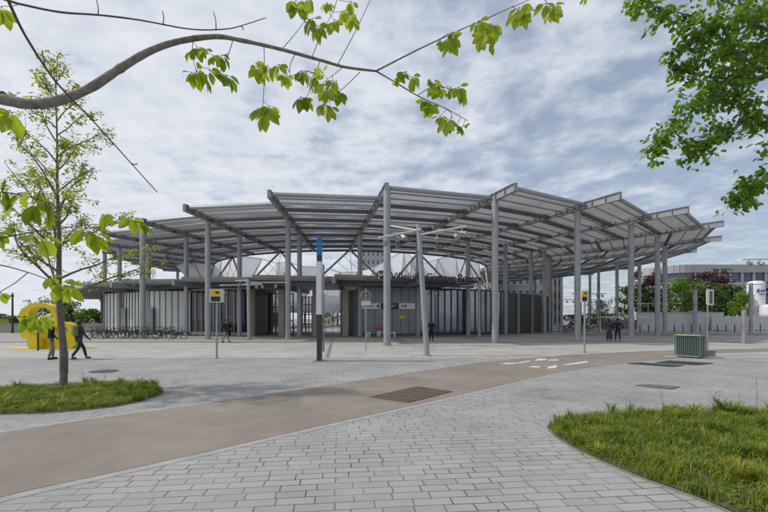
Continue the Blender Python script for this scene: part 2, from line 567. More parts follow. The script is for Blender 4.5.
sheet('drain_channel', [G(331.5, 338), G(334, 338), G(329.5, 358), G(325, 358)], .010, M['kerb_dark'])
sheet('yellow_line', [G(10, 347.4), G(98, 346.2), G(98, 346.6), G(10, 347.9)], .010, M['sculpt'])
far_e = [G(-90, 448)] + [G(u, v) for u, v in ((0, 433.5), (100, 418.5), (200, 404.6), (300, 389.5), (380, 377.7), (422, 371.2), (470, 364), (510, 359.8), (552, 356.6), (600, 353.6), (650, 351.3), (700, 349.6), (768, 347.5))] + [Vector((40, 28.5, 0))]
near_e = [G(-90, 528)] + [G(u, v) for u, v in ((0, 498.4), (100, 476), (200, 454), (300, 431), (400, 408.8), (470, 393), (526, 380.2), (570, 371.2), (625, 363.4), (680, 358.9), (768, 354.6))] + [Vector((40, 23.2, 0))]
fe, ne = spline(far_e), spline(near_e)
sheet('cycle_path', fe + ne[::-1], .012, M['path'])
def strip(name, line, w, z, m, kind='structure', side=1):
    L = []
    for i, p in enumerate(line):
        d = (line[min(i + 1, len(line) - 1)] - line[max(i - 1, 0)]).normalized()
        nn = Vector((-d.y, d.x, 0)) * side
        L.append(p + nn * w)
    b = MB()
    for i in range(len(line) - 1):
        q = [line[i], line[i + 1], L[i + 1], L[i]]
        if side < 0: q = q[::-1]
        lo = [(p.x, p.y, 0) for p in q]; hi = [(p.x, p.y, z) for p in q]
        b.hexa(lo, hi)
    return tag(b.build(name, m), kind=kind)
strip('kerb', fe, .14, .0085, M['kerb'], side=1)
strip('kerb', ne, .15, .0085, M['kerb'], side=-1)
# pale crossing strip beside the bin
sheet('kerb_crossing', [G(640, 351.6), G(700, 350.5), G(768, 348.6), G(768, 346.6), G(640, 349)], .018, M['concrete'])
sheet('kerb_crossing', [G(668, 358), G(768, 354.9), G(768, 352.2), G(716, 354), G(660, 356.4)], .018, M['concrete'])

# painted markings on the path (bicycle symbol pieces and two arrows)
def mark(pts):
    sheet('road_marking', [G(u, v) for u, v in pts], .020, M['marking'])
mark([(498, 364.6), (507, 363.2), (518, 363.4), (520, 362.6), (530, 361.0), (531, 361.6), (521, 363.6), (512, 364.8)])
mark([(534, 361.2), (538, 359.2), (545, 359.0), (547, 360.4), (541, 361.2)])
mark([(548, 360.2), (559, 359.8), (558, 360.9), (549, 361.2)])
mark([(528, 367.9), (533, 366.6), (541, 367.0), (540, 368.2)])
mark([(543, 366.6), (548, 367.2), (556, 365.6), (557.5, 366.2), (555.5, 368.8), (545, 369.3), (549, 368)])
mark([(562, 365.5), (570, 364.2), (583, 362.0), (588, 361.6), (587, 363.2), (577, 364.6), (564, 365.9)])

# grates and drains
def grate(name, label, quad, m, group=None, bars=14):
    q = [G(u, v) for u, v in quad]
    c = sum(q, Vector()) / 4
    b = MB()
    for i in range(bars):
        t0, t1 = i / bars, (i + .55) / bars
        a0, a1 = q[0].lerp(q[1], t0), q[0].lerp(q[1], t1)
        d0, d1 = q[3].lerp(q[2], t0), q[3].lerp(q[2], t1)
        lo = [a0, a1, d1, d0]
        b.hexa([Vector((p.x, p.y, .013)) for p in lo], [Vector((p.x, p.y, .027)) for p in lo])
    for i in range(6):
        t0, t1 = i / 5 * .97, i / 5 * .97 + .03
        a0, a1 = q[0].lerp(q[3], t0), q[0].lerp(q[3], t1)
        d0, d1 = q[1].lerp(q[2], t0), q[1].lerp(q[2], t1)
        b.hexa([Vector((p.x, p.y, .0135)) for p in (a0, d0, d1, a1)], [Vector((p.x, p.y, .0245)) for p in (a0, d0, d1, a1)])
    o = b.build(name, m, loc=(c.x, c.y, 0))
    tag(o, label, 'grate', group)
    bb = MB(); bb.add([(p.x, p.y, .0125) for p in q], [(0, 1, 2, 3)])
    bo = bb.build('grate_bed', M['drain'], parent=o, loc=(0, 0, 0))
    bo.location = (-c.x, -c.y, 0.0025)
    return o
grate('path_grate', 'brown rusted tree-pit style grate set in the cycle path', [(369, 397.8), (408, 403.8), (452.5, 392.4), (418, 387.2)], M['iron'], bars=26)
grate('drain_grate', 'long dark drain grate, the farther one, in front of the green bin', [(655, 363), (697, 365.5), (714, 363.7), (669, 361)], M['drain'], bars=10)
grate('drain_grate', 'long dark drain grate, the nearer left one, before the green bin', [(627, 364), (673, 367.2), (684, 366), (640, 363)], M['drain'], bars=10)
grate('drain_grate', 'light grey drain cover in the paving above the right grass bed', [(635, 386), (672, 389.8), (680, 387.4), (648, 385)], M['kerb_dark'], bars=8)
b = MB(); c = G(104, 371.6)
b.lathe((0, 0, 0.004), [(0.38, 0), (.42, .012), (.40, .018), (.1, .019), (.02, .019)], 24)
o = b.build('manhole_cover', M['drain'], loc=None); o.location = (c.x, c.y, 0)
tag(o, 'round dark manhole cover in the paving behind the left tree bed', 'manhole cover')

# ------------------------------------------------------------------ grass beds
def in_poly(x, y, poly):
    c = False
    j = len(poly) - 1
    for i in range(len(poly)):
        xi, yi, xj, yj = poly[i][0], poly[i][1], poly[j][0], poly[j][1]
        if (yi > y) != (yj > y) and x < (xj - xi) * (y - yi) / (yj - yi) + xi:
            c = not c
        j = i
    return c
def grass_bed(poly, n, hmin, hmax, nm, stems):
    bed = sheet(nm, poly, .03, M['soil'])
    xs = [p[0] for p in poly]; ys = [p[1] for p in poly]
    b = MB()
    rnd = random.Random(len(poly) * 31 + n)
    cnt = 0
    while cnt < n:
        x, y = rnd.uniform(min(xs), max(xs)), rnd.uniform(min(ys), max(ys))
        if not in_poly(x, y, poly): continue
        cl = mnoise.noise(Vector((x * 1.1, y * 1.1, 2.3)))
        fine = mnoise.noise(Vector((x * 3.3, y * 3.3, 7.7)))
        if fine < -.3 and rnd.random() < .7: continue
        cnt += 1
        tuft = fine > .22
        k = rnd.randint(4, 7) if tuft else rnd.randint(2, 4)
        for _ in range(k):
            h = rnd.uniform(hmin, hmax) * (1.0 + 1.1 * max(0, fine) + .25 * cl)
            a = rnd.uniform(0, 6.283)
            ln = rnd.uniform(.25, .9) * h
            w = rnd.uniform(.0022, .0055) * (1.4 if tuft else 1)
            bx, by = x + rnd.gauss(0, .02), y + rnd.gauss(0, .02)
            d = Vector((math.cos(a), math.sin(a), 0)); sdv = Vector((-d.y, d.x, 0)) * w
            p0 = Vector((bx, by, .02)); p1 = p0 + d * ln * .35 + Vector((0, 0, h * .62)); p2 = p0 + d * ln + Vector((0, 0, h * .9))
            r = rnd.random() + cl * .35
            mi = 3 if rnd.random() < .06 + .12 * max(0, -cl) else (2 if r > .74 else (0 if r > .3 else 1))
            b.add([p0 - sdv, p0 + sdv, p1 + sdv * .7, p1 - sdv * .7, p2], [(0, 1, 2, 3), (3, 2, 4)], mi)
    for _ in range(n // 130):
        x, y = rnd.uniform(min(xs), max(xs)), rnd.uniform(min(ys), max(ys))
        if not in_poly(x, y, poly): continue
        S_ = rnd.uniform(.16, .32) * (hmax / .15); mi = rnd.choice((0, 1, 1, 2))
        for q in range(rnd.randint(22, 46)):
            a = rnd.uniform(0, 6.283); h = S_ * rnd.uniform(.6, 1.1); ln = S_ * rnd.uniform(.2, .95)
            d = Vector((math.cos(a), math.sin(a), 0)); sdv = Vector((-d.y, d.x, 0)) * rnd.uniform(.004, .0075)
            p0 = Vector((x, y, .02)) + d * rnd.uniform(0, .04); p1 = p0 + d * ln * .3 + Vector((0, 0, h * .6)); p2 = p0 + d * ln * .7 + Vector((0, 0, h * .85)); p3 = p0 + d * ln * 1.1 + Vector((0, 0, h * .75))
            b.add([p0 - sdv, p0 + sdv, p1 + sdv, p1 - sdv, p2 + sdv * .7, p2 - sdv * .7, p3], [(0, 1, 2, 3), (3, 2, 4, 5), (5, 4, 6)], mi)
    # undergrowth of small broad leaves
    for _ in range(n // 4):
        x, y = rnd.uniform(min(xs), max(xs)), rnd.uniform(min(ys), max(ys))
        if not in_poly(x, y, poly): continue
        for q in range(3):
            a = rnd.uniform(0, 6.283)
            b.leaf((x, y, rnd.uniform(.03, .1)), (math.cos(a), math.sin(a), rnd.uniform(.1, .9)), (0, 0, 1), rnd.uniform(.03, .08), rnd.uniform(.02, .035), rnd.choice((0, 1, 1)))
    tag(b.build('grass', [M['grass1'], M['grass2'], M['grass3'], M['straw']]), kind='stuff')
    return bed
rp = spline([G(552, 426), G(549.5, 430), G(560, 440), G(590, 456.5), G(640, 478), G(700, 500), G(745, 519), Vector((3.5, 3.0, 0)), Vector((6, 2.6, 0)), Vector((9.5, 4.4, 0)), Vector((9.6, 7.6, 0)), G(768, 413.5), G(700, 413), G(640, 413.5), G(600, 416), G(570, 420)], 5, True)
lp = spline([G(162, 391.5), G(155, 397), G(120, 406), G(60, 412.5), G(0, 415), G(-60, 416), Vector((-9.6, 9.0, 0)), Vector((-9.3, 10.4, 0)), G(0, 390), G(60, 386.5), G(110, 384), G(145, 384.5)], 5, True)
grass_bed(rp, 17000, .05, .15, 'planting_soil', 8)
grass_bed(lp, 9000, .05, .13, 'planting_soil', 3)
strip('kerb_edge', rp + [rp[0]], .03, .022, M['kerb_dark'], side=-1)
strip('kerb_edge', lp + [lp[0]], .03, .022, M['kerb_dark'], side=1)

# wild stems standing in the beds
def weed(u, v, topv, seed, label, kind=0):
    p = G(u, v)
    h = (v - topv) / FPX * p.y
    rnd = random.Random(seed)
    b = MB(); bx_, by_ = rnd.gauss(0, .09) * h, rnd.gauss(0, .06) * h; pts = [(bx_ * (i / 5) ** 2 * 1.6, by_ * (i / 5) ** 2, h * i / 5) for i in range(6)]
    b.tube(pts, [.004, .0038, .0034, .003, .0025, .0015], 5, 0)
    for i in range(2, 6):
        for q in range(3 if kind else 2):
            a = rnd.uniform(0, 6.28)
            bp = Vector(pts[i]) - Vector((0, 0, rnd.uniform(0, h * .12)))
            e = bp + Vector((math.cos(a) * .05, math.sin(a) * .05, .03))
            b.tube([bp, e], [.002, .001], 4, 0)
            b.leaf(e, (math.cos(a), math.sin(a), .2), (0, 0, 1), .06 if kind else .02, .035 if kind else .012, 1)
    o = b.build('wild_plant', [M['twig'], M['leafG2'] if kind else M['straw']]); o.location = p
    tag(o, label, 'plant', 'wild stems growing out of the grass beds')
weed(713, 416, 392, 1, 'leafy wild stem rising from the back edge of the right grass bed', 1)
weed(722, 414, 398, 2, 'low leafy weed just right of the leafy stem in the right bed', 1)
weed(740, 414, 392, 3, 'dry branching weed, second from the right edge, in right bed')
weed(757, 413, 377, 4, 'tallest thin dry weed stem at right end of the grass bed')
weed(664, 420, 389, 5, 'thin bent dry stem at back of the right grass bed, left of the others')
weed(615, 430, 409, 6, 'thin dry stem on the left tip of the right grass bed')
weed(664, 448, 428, 7, 'pale straw stem in the middle of the right grass bed')
weed(590, 446, 436, 8, 'pale seed head near the front edge of the right bed')
weed(84, 389, 368, 9, 'bare thin stem beside the sapling trunk in the left bed')
weed(106, 388, 371, 10, 'bare thin stem farther right of the sapling trunk in the left bed')

# ------------------------------------------------------------------ canopy geometry
C0 = Vector((0.7, 67.3, 0)); CI = Vector((-5.5, 74.8, 0)); RI = 23.0
ZT = 10.55
def plan(u, v, z=ZT):
    Y = (z - CAM_H) * FPX / (HOR - v)
    return Vector(((u - 384) / FPX * Y, Y, 0))
tip_px = {-6: (131, 261), -5: (113, 256), -4: (102, 249), -3: (97, 240), -2: (101, 230), -1: (142, 218), 0: (184, 203.8), 1: (269, 189.5), 2: (387, 182.5), 3: (516, 182.6), 4: (621, 191.7), 5: (689, 206), 6: (724, 220.4), 7: (722, 235.5), 8: (697, 248)}
tipA, tipR = {}, {}
for k, (u, v) in tip_px.items():
    d = plan(u, v) - C0
    tipA[k], tipR[k] = math.degrees(math.atan2(d.x, -d.y)), d.length
NB = 30
a_s, a_e = tipA[8], tipA[-6] + 360
for k in range(9, 24):
    f = (k - 8) / 16
    tipA[k] = a_s + (a_e - a_s) * f
    tipR[k] = tipR[8] + (tipR[-6] - tipR[8]) * f
inA = {k: 3.2 + (k - 2) * 11.2 for k in range(-6, 9)}
for k in range(9, 24):
    inA[k] = inA[8] + (inA[-6] + 360 - inA[8]) * (k - 8) / 16
def tipP(k):
    k = (k + 6) % NB - 6
    return C0 + Vector((math.sin(R(tipA[k])), -math.cos(R(tipA[k])), 0)) * tipR[k]
def innP(k):
    k = (k + 6) % NB - 6
    return CI + Vector((math.sin(R(inA[k])), -math.cos(R(inA[k])), 0)) * RI
canopy = thing('station_canopy', 'vast circular grey steel canopy on slender round columns over the station', 'canopy', (C0.x, C0.y, 0))
def cbuild(mb, name, m, smooth=False, parent=None):
    o = mb.build(name, m, smooth=smooth, loc=(C0.x, C0.y, 0))
    o.location = (0, 0, 0)
    o.parent = parent or canopy
    return o
order = sorted(range(-6, 24), key=lambda k: (tipP(k).y + innP(k).y))
npur = 0
stuffp = MB()
for k in order:
    T, I = tipP(k), innP(k)
    d = (I - T).normalized(); sd = Vector((-d.y, d.x, 0))
    L = (I - T).length
    # I beam: web and two flanges
    b = MB()
    zc_ = ZT - .27
    up = Vector((0, 0, 1))
    b.bar(T + up * zc_, I + up * zc_, .035, .50)
    b.bar(T + up * (ZT - .0125), I + up * (ZT - .0125), .26, .025)
    b.bar(T + up * (ZT - .5325), I + up * (ZT - .5325), .26, .025)
    ns = int(L / 1.1)
    for i in range(ns + 1):
        p = T + d * (.04 + i * (L - .08) / ns)
        for s_ in (-1, 1):
            b.bar(p + sd * s_ * .0755 + up * (ZT - .52), p + sd * s_ * .0755 + up * (ZT - .026), .112, .02, up=d)
    cbuild(b, 'radial_beam', M['steel'])
    T2, I2 = tipP(k + 1), innP(k + 1)
    d2 = (I2 - T2).normalized(); L2 = (I2 - T2).length
    n = max(3, round((L + L2) / 2 / 3.7))
    s0, e0, s1, e1 = .45, L - .15, 2.9, L2 - .15
    s1 = 2.9 if -3 <= k <= 4 else (1.7 if k in (5, 6) else .9)
    def at(j, side):
        t = j / n
        # nodes follow perspective of the bay: even spacing along both beams
        if side == 0: return T + d * (s0 + (e0 - s0) * t)
        return T2 + d2 * (s1 + (e1 - s1) * t)
    dk = MB()
    for j in range(n + 1):
        a, c = at(j, 0), at(j, 1)
        pz = ZT - .40
        edge = j == 0
        tgt = MB() if npur < 100 else stuffp
        rr = .15 if edge else .16
        tgt.tube([a + up * (pz + (.2 if edge else 0)), c + up * (pz + (.2 if edge else 0))], rr, 8)
        if tgt is not stuffp:
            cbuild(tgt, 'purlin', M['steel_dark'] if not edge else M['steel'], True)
            npur += 1
        if j < n:
            a2, c2 = at(j + 1, 0), at(j + 1, 1)
            # slatted strip, falling slightly inwards, with a gap before the next one
            wd = (c - a).length
            for tq in (.24, .62):
                dk.tube([a.lerp(a2, tq) + up * (ZT - .25), c.lerp(c2, tq) + up * (ZT - .25)], .06, 6, 1)
            m_ = max(12, int(wd / .165))
            for q in range(m_):
                f0, f1 = (q + .2) / m_, (q + .2 + .66) / m_
                w = .13 / wd
                f0, f1 = w + f0 * (1 - 2 * w), w + f1 * (1 - 2 * w)
                z0, z1 = ZT - .03, ZT - .17
                hi = [a.lerp(c, f0) + up * z0, a.lerp(c, f1) + up * z0, a2.lerp(c2, f1) + up * z1, a2.lerp(c2, f0) + up * z1]
                dk.hexa([x - up * .02 for x in hi], hi)
    cbuild(dk, 'roof_panel', [M['deck'], M['steel']])
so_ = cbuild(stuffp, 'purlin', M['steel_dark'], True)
tag(so_, kind='stuff')

# columns: each stands under its beam
col_px = [(104.7, 253), (119.5, 247), (142.8, 226), (148.5, 240.6), (186.4, 235), (208, 220), (239.5, 229.5), (288, 217), (299.5, 231.6), (387, 190), (360, 231.6), (418, 233), (495, 199), (468, 235.6), (505.5, 240.6), (531, 247.7), (544.5, 253), (549, 259.4), (577.5, 205), (631, 222), (657.5, 231), (664.8, 243.5), (639.5, 261), (617, 267), (590, 273)]
cols = []
for (u, v) in col_px:
    mm = (u - 384) / FPX
    Yt = (ZT - .55 - CAM_H) * FPX / (HOR - v)
    best = None
    for k in range(-6, 24):
        T, I = tipP(k), innP(k)
        D = I - T
        den = D.x - mm * D.y
        if abs(den) < 1e-6: continue
        t = (mm * T.y - T.x) / den
        if -.0 <= t <= 1:
            Pp = T + D * t
            e = abs(Pp.y - Yt)
            if best is None or e < best[0]: best = (e, Pp, k)
    cols.append((best[1], best[2], best[0]))
used = {c[1] for c in cols}
for k in range(-6, 24):
    if k not in used and k >= 9:
        cols.append((tipP(k).lerp(innP(k), .2), k, 0))
for (p, k, e) in cols:
    b = MB()
    b.tube([(p.x, p.y, .0), (p.x, p.y, ZT - .56)], .235, 18)
    b.lathe((p.x, p.y, .006), [(.33, 0), (.33, .03), (.25, .035)], 18)
    b.box((p.x, p.y, ZT - .555), (.34, .34, .02))
    for q in range(6):
        b.lathe((p.x + .285 * math.cos(q * 1.047), p.y + .285 * math.sin(q * 1.047), .034), [(.022, 0), (.022, .03), (.012, .04)], 6)
    for zj in (3.4, 7.0): b.lathe((p.x, p.y, zj), [(.236, -.012), (.243, -.008), (.243, .008), (.236, .012)], 18)
    cbuild(b, 'column', M['steel'], True)

# V struts and tie rods between the lower ring and the inner rim of the canopy
up = Vector((0, 0, 1))
def ringP(a, r, z=0):
    return CI + Vector((math.sin(R(a)) * r, -math.cos(R(a)) * r, z))
for k in range(-6, 24, 2):
    A = innP(k) + up * (ZT - .3)
    a = inA[k]
    F1, F2 = ringP(a - 10.8, 24.4, 5.8), ringP(a + 10.8, 24.4, 5.8)
    for F in (F1, F2):
        b = MB(); b.tube([A, F], .13, 10); cbuild(b, 'strut', M['steel'], True)
    b = MB()
    b.tube([A, ringP(a + 1, 24.4, 5.8)], .03, 6)
    for q in range(1, 6):
        b.tube([A.lerp(F1, q / 6), F2.lerp(F1, q / 6)], .022, 5)
    cbuild(b, 'tie_rod', M['steel_dark'], True)

# ------------------------------------------------------------------ station building under the canopy
RW, RO, RN = 33.0, 36.0, 23.0
def ua(u, r=RW):
    """angle round the pavilion ring, near side, that is seen in the direction u"""
    lo, hi = -64.0, 64.0
    for _ in range(60):
        m_ = (lo + hi) / 2
        p = ringP(m_, r)
        if p.x / p.y < (u - 384) / FPX: lo = m_
        else: hi = m_
    return lo
station = thing('station_building', 'low curved glass and metal station pavilion standing under the circular canopy', 'building', (CI.x, CI.y, 0))
def sbuild(mb, name, m, smooth=False, parent=None):
    o = mb.build(name, m, smooth=smooth, loc=(CI.x, CI.y, 0))
    o.location = (0, 0, 0)
    o.parent = parent or station
    return o
def arc_slab(b, a0, a1, r0, r1, z0, z1, n=None, mi=0):
    n = n or max(1, int(abs(a1 - a0) / 3))
    for i in range(n):
        p, q = a0 + (a1 - a0) * i / n, a0 + (a1 - a0) * (i + 1) / n
        b.hexa([ringP(p, r0, z0), ringP(p, r1, z0), ringP(q, r1, z0), ringP(q, r0, z0)], [ringP(p, r0, z1), ringP(p, r1, z1), ringP(q, r1, z1), ringP(q, r0, z1)], mi)
A_END = 24.5
# lower roof: saw-toothed segments, each between two radial beams
def ro(a): return RO + max(0, -a - 20) * .09
segs = []
a = A_END
while a > -112:
    segs.append((a - 11.4, a)); a -= 11.4
for (p, q) in segs:
    b = MB()
    lo = [ringP(p, ro(p) + 1.6, 5.25), ringP(q - .1, ro(q) - .6, 5.25), ringP(q - .1, RN, 5.25), ringP(p, RN, 5.25)]
    b.hexa(lo, [x + up * .3 for x in lo])
    b.bar(ringP(p, ro(p) + 1.6, 5.55), ringP(q - .1, ro(q) - .6, 5.55), .22, .28)
    sbuild(b, 'lower_roof', M['roof_dark'])
    b = MB()
    b.bar(ringP(p, ro(p) + 2.6, 5.05), ringP(p, RN, 5.05), .3, .5)
    sbuild(b, 'roof_beam', M['roof_dark'])
b = MB(); arc_slab(b, -112, A_END, RO - 1.0, RO - .7, 4.85, 5.2)
sbuild(b, 'eaves_beam', M['steel_dark'])
b = MB(); arc_slab(b, 64, 296, RN + .2, RO - 4, 4.75, 5.5)
sbuild(b, 'rear_roof', M['roof_dark'])

# pale channel-glass wall on the left
aP = ua(191)
wl = [ringP(aP, RW)] + [Vector(q) for q in ((-25.4, 46.0, 0), (-30.6, 49.2, 0), (-34.4, 51.6, 0), (-38.5, 58, 0), (-40, 66, 0))]
wl_n = [CR_ for CR_ in spline(wl, 10)]
b = MB(); j = MB()
for i in range(len(wl_n) - 1):
    p, q = wl_n[i], wl_n[i + 1]
    b.bar(p + up * 2.5, q + up * 2.5, .12, 4.5)
    j.bar(p + up * .135, q + up * .135, .22, .23)
dist = 0
for i in range(len(wl_n) - 1):
    p, q = wl_n[i], wl_n[i + 1]; L = (q - p).length; d = (q - p).normalized(); nn = Vector((-d.y, d.x, 0))
    while dist < L:
        c = p + d * dist - nn * 0
        j.bar(c + up * .25, c + up * 4.75, .055, .26, up=nn); dist += .68
    dist -= L
sbuild(b, 'channel_glass_wall', M['profilit'])
sbuild(j, 'wall_joint', M['joint'])
for i, (x_, y_) in enumerate(((-30.2, 48.75), (-25.4, 45.8))):
    d = Vector((-.84, .54, 0)); c = Vector((x_, y_, 0)) + Vector((-.54, -.84, 0)) * .1
    b = MB(); b.bar(c - d * .6 + up * 1.5, c + d * .6 + up * 1.5, .07, 2.9); d_ = sbuild(b, 'door', M['metal_grey'])
    b = MB(); c2 = c + d * .4 + Vector((-.54, -.84, 0)) * .07; b.bar(c2 + up * 1.0, c2 + up * 1.3, .04, .05); sbuild(b, 'door_handle', M['chrome'], parent=d_)
b = MB(); b.box(ringP(ua(179.5), RW + .25, 3.35), (.45, .25, .75), R(ua(179.5)))
sbuild(b, 'wall_lamp', M['blue'])
# dark glazing left of the entrance
def glazing(a0, a1, n, mpale, z1=4.75, gm='glass'):
    g = MB(); arc_slab(g, a0, a1, RW - .03, RW, .35, z1, max(2, n))
    sbuild(g, 'glass_wall', M[gm])
    mu = MB()
    for i in range(n + 1):
        a = a0 + (a1 - a0) * i / n
        mu.bar(ringP(a, RW + .03, .02), ringP(a, RW + .03, z1), .09, .14, up=ringP(a, 1) - CI)
    arc_slab(mu, a0, a1, RW - .06, RW + .06, .02, .33, max(2, n))
    arc_slab(mu, a0, a1, RW - .06, RW + .06, z1, z1 + .18, max(2, n))
    sbuild(mu, 'mullion', mpale)
glazing(aP, ua(249), 9, M['mullion_pale'])
# entrance: jamb with yellow light painted into its colour, dark panels turning inwards, framed gates
aJ0, aJ1, aJ2 = ua(249.6), ua(254.5), ua(256.5)
b = MB(); arc_slab(b, aJ0, aJ1, RW - .3, RW + .05, .01, 4.75, 2); sbuild(b, 'entrance_jamb', M['olive'])
b = MB()
p0, p1 = ringP(aJ1, RW - .02), ringP(ua(267, RW - 3.2), RW - 3.2)
b.bar(p0 + up * 2.4, p1 + up * 2.4, .16, 4.7)
for i in range(9):
    q = p0.lerp(p1, (i + .5) / 9); b.bar(q + up * .05, q + up * 4.7, .06, .24, up=(p1 - p0))
sbuild(b, 'metal_wall', M['metal_green'])
b = MB()
p2 = ringP(ua(281), RW - 3.4)
for i in range(7):
    q = p1.lerp(p2, i / 6); b.bar(q + up * .02, q + up * 4.5, .12, .12)
for z in (.1, 1.5, 3.0, 4.45):
    b.bar(p1 + up * z, p2 + up * z, .08, .1)
sbuild(b, 'entrance_gate', M['mullion'])
for u, w in ((282, .62), (315.5, .55), (345.5, .6)):
    b = MB(); p = ringP(ua(u, RW - .6), RW - .6); b.box((p.x, p.y, 2.35), (w, .5, 4.7), R(ua(u)))
    sbuild(b, 'entrance_pier', M['beige'])
b = MB()
q0, q1 = ringP(ua(284), RW - 4.5), ringP(ua(313), RW - 4.5)
for i in range(8):
    q = q0.lerp(q1, i / 7); b.bar(q + up * .02, q + up * 4.2, .11, .11)
for z in (.1, 1.1, 2.2, 3.3, 4.15):
    b.bar(q0 + up * z, q1 + up * z, .07, .09)
sbuild(b, 'entrance_gate', M['mullion'])
# railing round the well, seen through the entrance
b = MB()
for i in range(25):
    a = -26 + i * 2
    b.bar(ringP(a, 23.4, .01), ringP(a, 23.4, 1.1), .05, .05)
for z in (.12, .6, 1.1):
    for i in range(24):
        b.bar(ringP(-26 + i * 2, 23.4, z), ringP(-24 + i * 2, 23.4, z), .05, .05)
sbuild(b, 'well_railing', M['galv'])
# grey clad ticket block
aB0, aB1 = ua(357.5), ua(416)
b = MB(); arc_slab(b, aB0, aB1, RW - 6, RW + .35, .02, 4.85, 6)
side0, side1 = ringP(ua(338), RW - 4.5), ringP(aB0 + .1, RW + .25)
b.bar(side0 + up * 2.35, side1 + up * 2.35, .2, 4.65)
sbuild(b, 'clad_block', M['metal_grey'])
j = MB()
for i in range(8):
    a = aB0 + (aB1 - aB0) * i / 7
    j.bar(ringP(a, RW + .36, .3), ringP(a, RW + .36, 4.85), .045, .03, up=ringP(a, 1) - CI)
arc_slab(j, aB0, aB1, RW + .34, RW + .40, .02, .28, 6)
arc_slab(j, aB0, aB1, RW + .2, RW + .45, 4.85, 5.0, 6)
sbuild(j, 'wall_joint', M['joint'])
# dark glazing right of the block, and its dim interior
glazing(aB1 + .25, ua(505), 15, M['mullion'], gm='glass_sky')
b = MB()
arc_slab(b, aP, ua(247), RW - 5.2, RW - 5, .02, 4.7)
sbuild(b, 'inner_wall', M['inside'])
b = MB()
arc_slab(b, aB1, ua(512), RW - 6.2, RW - 6, .02, 4.7)
sbuild(b, 'inner_wall', M['inside'])
rnd = random.Random(5)
b = MB()
for i in range(16):
    a = aB1 + 1 + (ua(500) - aB1 - 1) * rnd.random()
    p = ringP(a, RW - rnd.uniform(1.5, 5))
    h = rnd.uniform(1, 3.6); b.box((p.x, p.y, h / 2 + .01), (rnd.uniform(.4, 1.0), .4, h), R(a))
sbuild(b, 'ticket_machine', M['offwhite'])
for u, z in ((477, 4.05), (488, 3.9), (234, 4.35), (224, 4.5), (436, 4.4)):
    b = MB(); b.ball(ringP(ua(u, RW - .8), RW - .8, z), .10, n=8, m=6)
    sbuild(b, 'ceiling_lamp', M['lamp'])
# ribbed dark wall curving away on the right with pale pilasters
aR0, aR1 = ua(505.5), 62
b = MB()
arc_slab(b, aR0, aR1, RW - .25, RW, .02, 4.72)
n = 62
for i in range(n):
    a = aR0 + (aR1 - aR0) * i / n
    b.bar(ringP(a, RW + .06, .05), ringP(a, RW + .06, 4.7), .2, .13, up=ringP(a, 1) - CI)
sbuild(b, 'ribbed_wall', M['metal_dark'])
for u in (516.5, 530.4, 540.4, 547.5):
    b = MB(); a = ua(u); b.bar(ringP(a, RW + .22, .02), ringP(a, RW + .22, 4.75), .28, .2, up=ringP(a, 1) - CI)
    sbuild(b, 'pilaster', M['beige'])
# back range of the ring, behind the well
b = MB()
for (x0, x1) in ((64, 118), (124, 150), (214, 240), (246, 292)):
    arc_slab(b, x0, x1, RW - 3.2, RW - 3, .02, 4.7)
sbuild(b, 'rear_wall', M['metal_grey'])
# stepped white membrane over the well: triangular facets rising to peaks
pts_px = [(479, 264), (467, 257), (456, 254), (438, 259), (421, 264), (412, 257), (404, 251), (389, 259), (374, 267.5), (357, 272), (340, 272), (320, 267.5), (300, 266), (288, 262), (277, 263), (262, 259), (242, 256), (222, 254), (208, 260), (192, 258), (176, 266)]
tops = []
rs = 21.0
for i_, (u, v) in enumerate(pts_px):
    rs = 21.0 if i_ % 2 == 0 else 17.5
    m_ = (u - 384) / FPX
    # far crossing of this bearing with the ring of radius rs
    A_ = 1 + m_ * m_; B_ = -2 * (m_ * CI.x + CI.y); Cc = CI.x ** 2 + CI.y ** 2 - rs * rs
    D_ = B_ * B_ - 4 * A_ * Cc
    if D_ < 0: Yf = -B_ / (2 * A_)
    else: Yf = (-B_ + math.sqrt(D_)) / (2 * A_)
    tops.append(Vector((m_ * Yf, Yf, CAM_H + (HOR - v) / FPX * Yf)))
b = MB(); rb = MB()
for i in range(len(tops) - 1):
    t0, t1 = tops[i], tops[i + 1]
    def foot(t):
        d_ = (Vector((t.x, t.y, 0)) - CI).normalized()
        return CI + d_ * 22.6 + up * 3.0
    f0, f1 = foot(t0), foot(t1)
    for (x, y, z) in ((t0, f0, f1), (t0, f1, t1)):
        nn = (y - x).cross(z - x).normalized() * .02
        b.hexa([x - nn, y - nn, z - nn], [x + nn, y + nn, z + nn])
    rb.tube([t0, f1], .075, 5); rb.tube([t0, t1], .07, 5); rb.tube([t0, f0], .06, 5)
sbuild(b, 'membrane_roof', M['sail'])
sbuild(rb, 'membrane_rib', M['rib'], True)

# lettering on the roof edge
fnt = None
def text_mesh(txt, size, depth):
    cu = bpy.data.curves.new('t', 'FONT')
    cu.body = txt; cu.size = size; cu.extrude = depth; cu.align_x = 'CENTER'; cu.offset = .012 * size
    o = bpy.data.objects.new('t', cu); COL.objects.link(o)
    dg = bpy.context.evaluated_depsgraph_get()
    me = bpy.data.meshes.new_from_object(o.evaluated_get(dg))
    w = o.dimensions.x
    bpy.data.objects.remove(o); bpy.data.curves.remove(cu)
    return me, w
def place_text(txt, size, depth, pos, rz, m, name, parent):
    me, w = text_mesh(txt, size, depth)
    me.materials.clear(); me.materials.append(m)
    o = bpy.data.objects.new(name, me); COL.objects.link(o)
    o.matrix_world = Matrix.Translation(pos) @ Matrix.Rotation(rz, 4, 'Z') @ Matrix.Rotation(R(90), 4, 'X')
    if parent is not None:
        o.parent = parent; o.matrix_parent_inverse = Matrix.Translation(parent.location).inverted()
    return o
RS = RO + 1.8
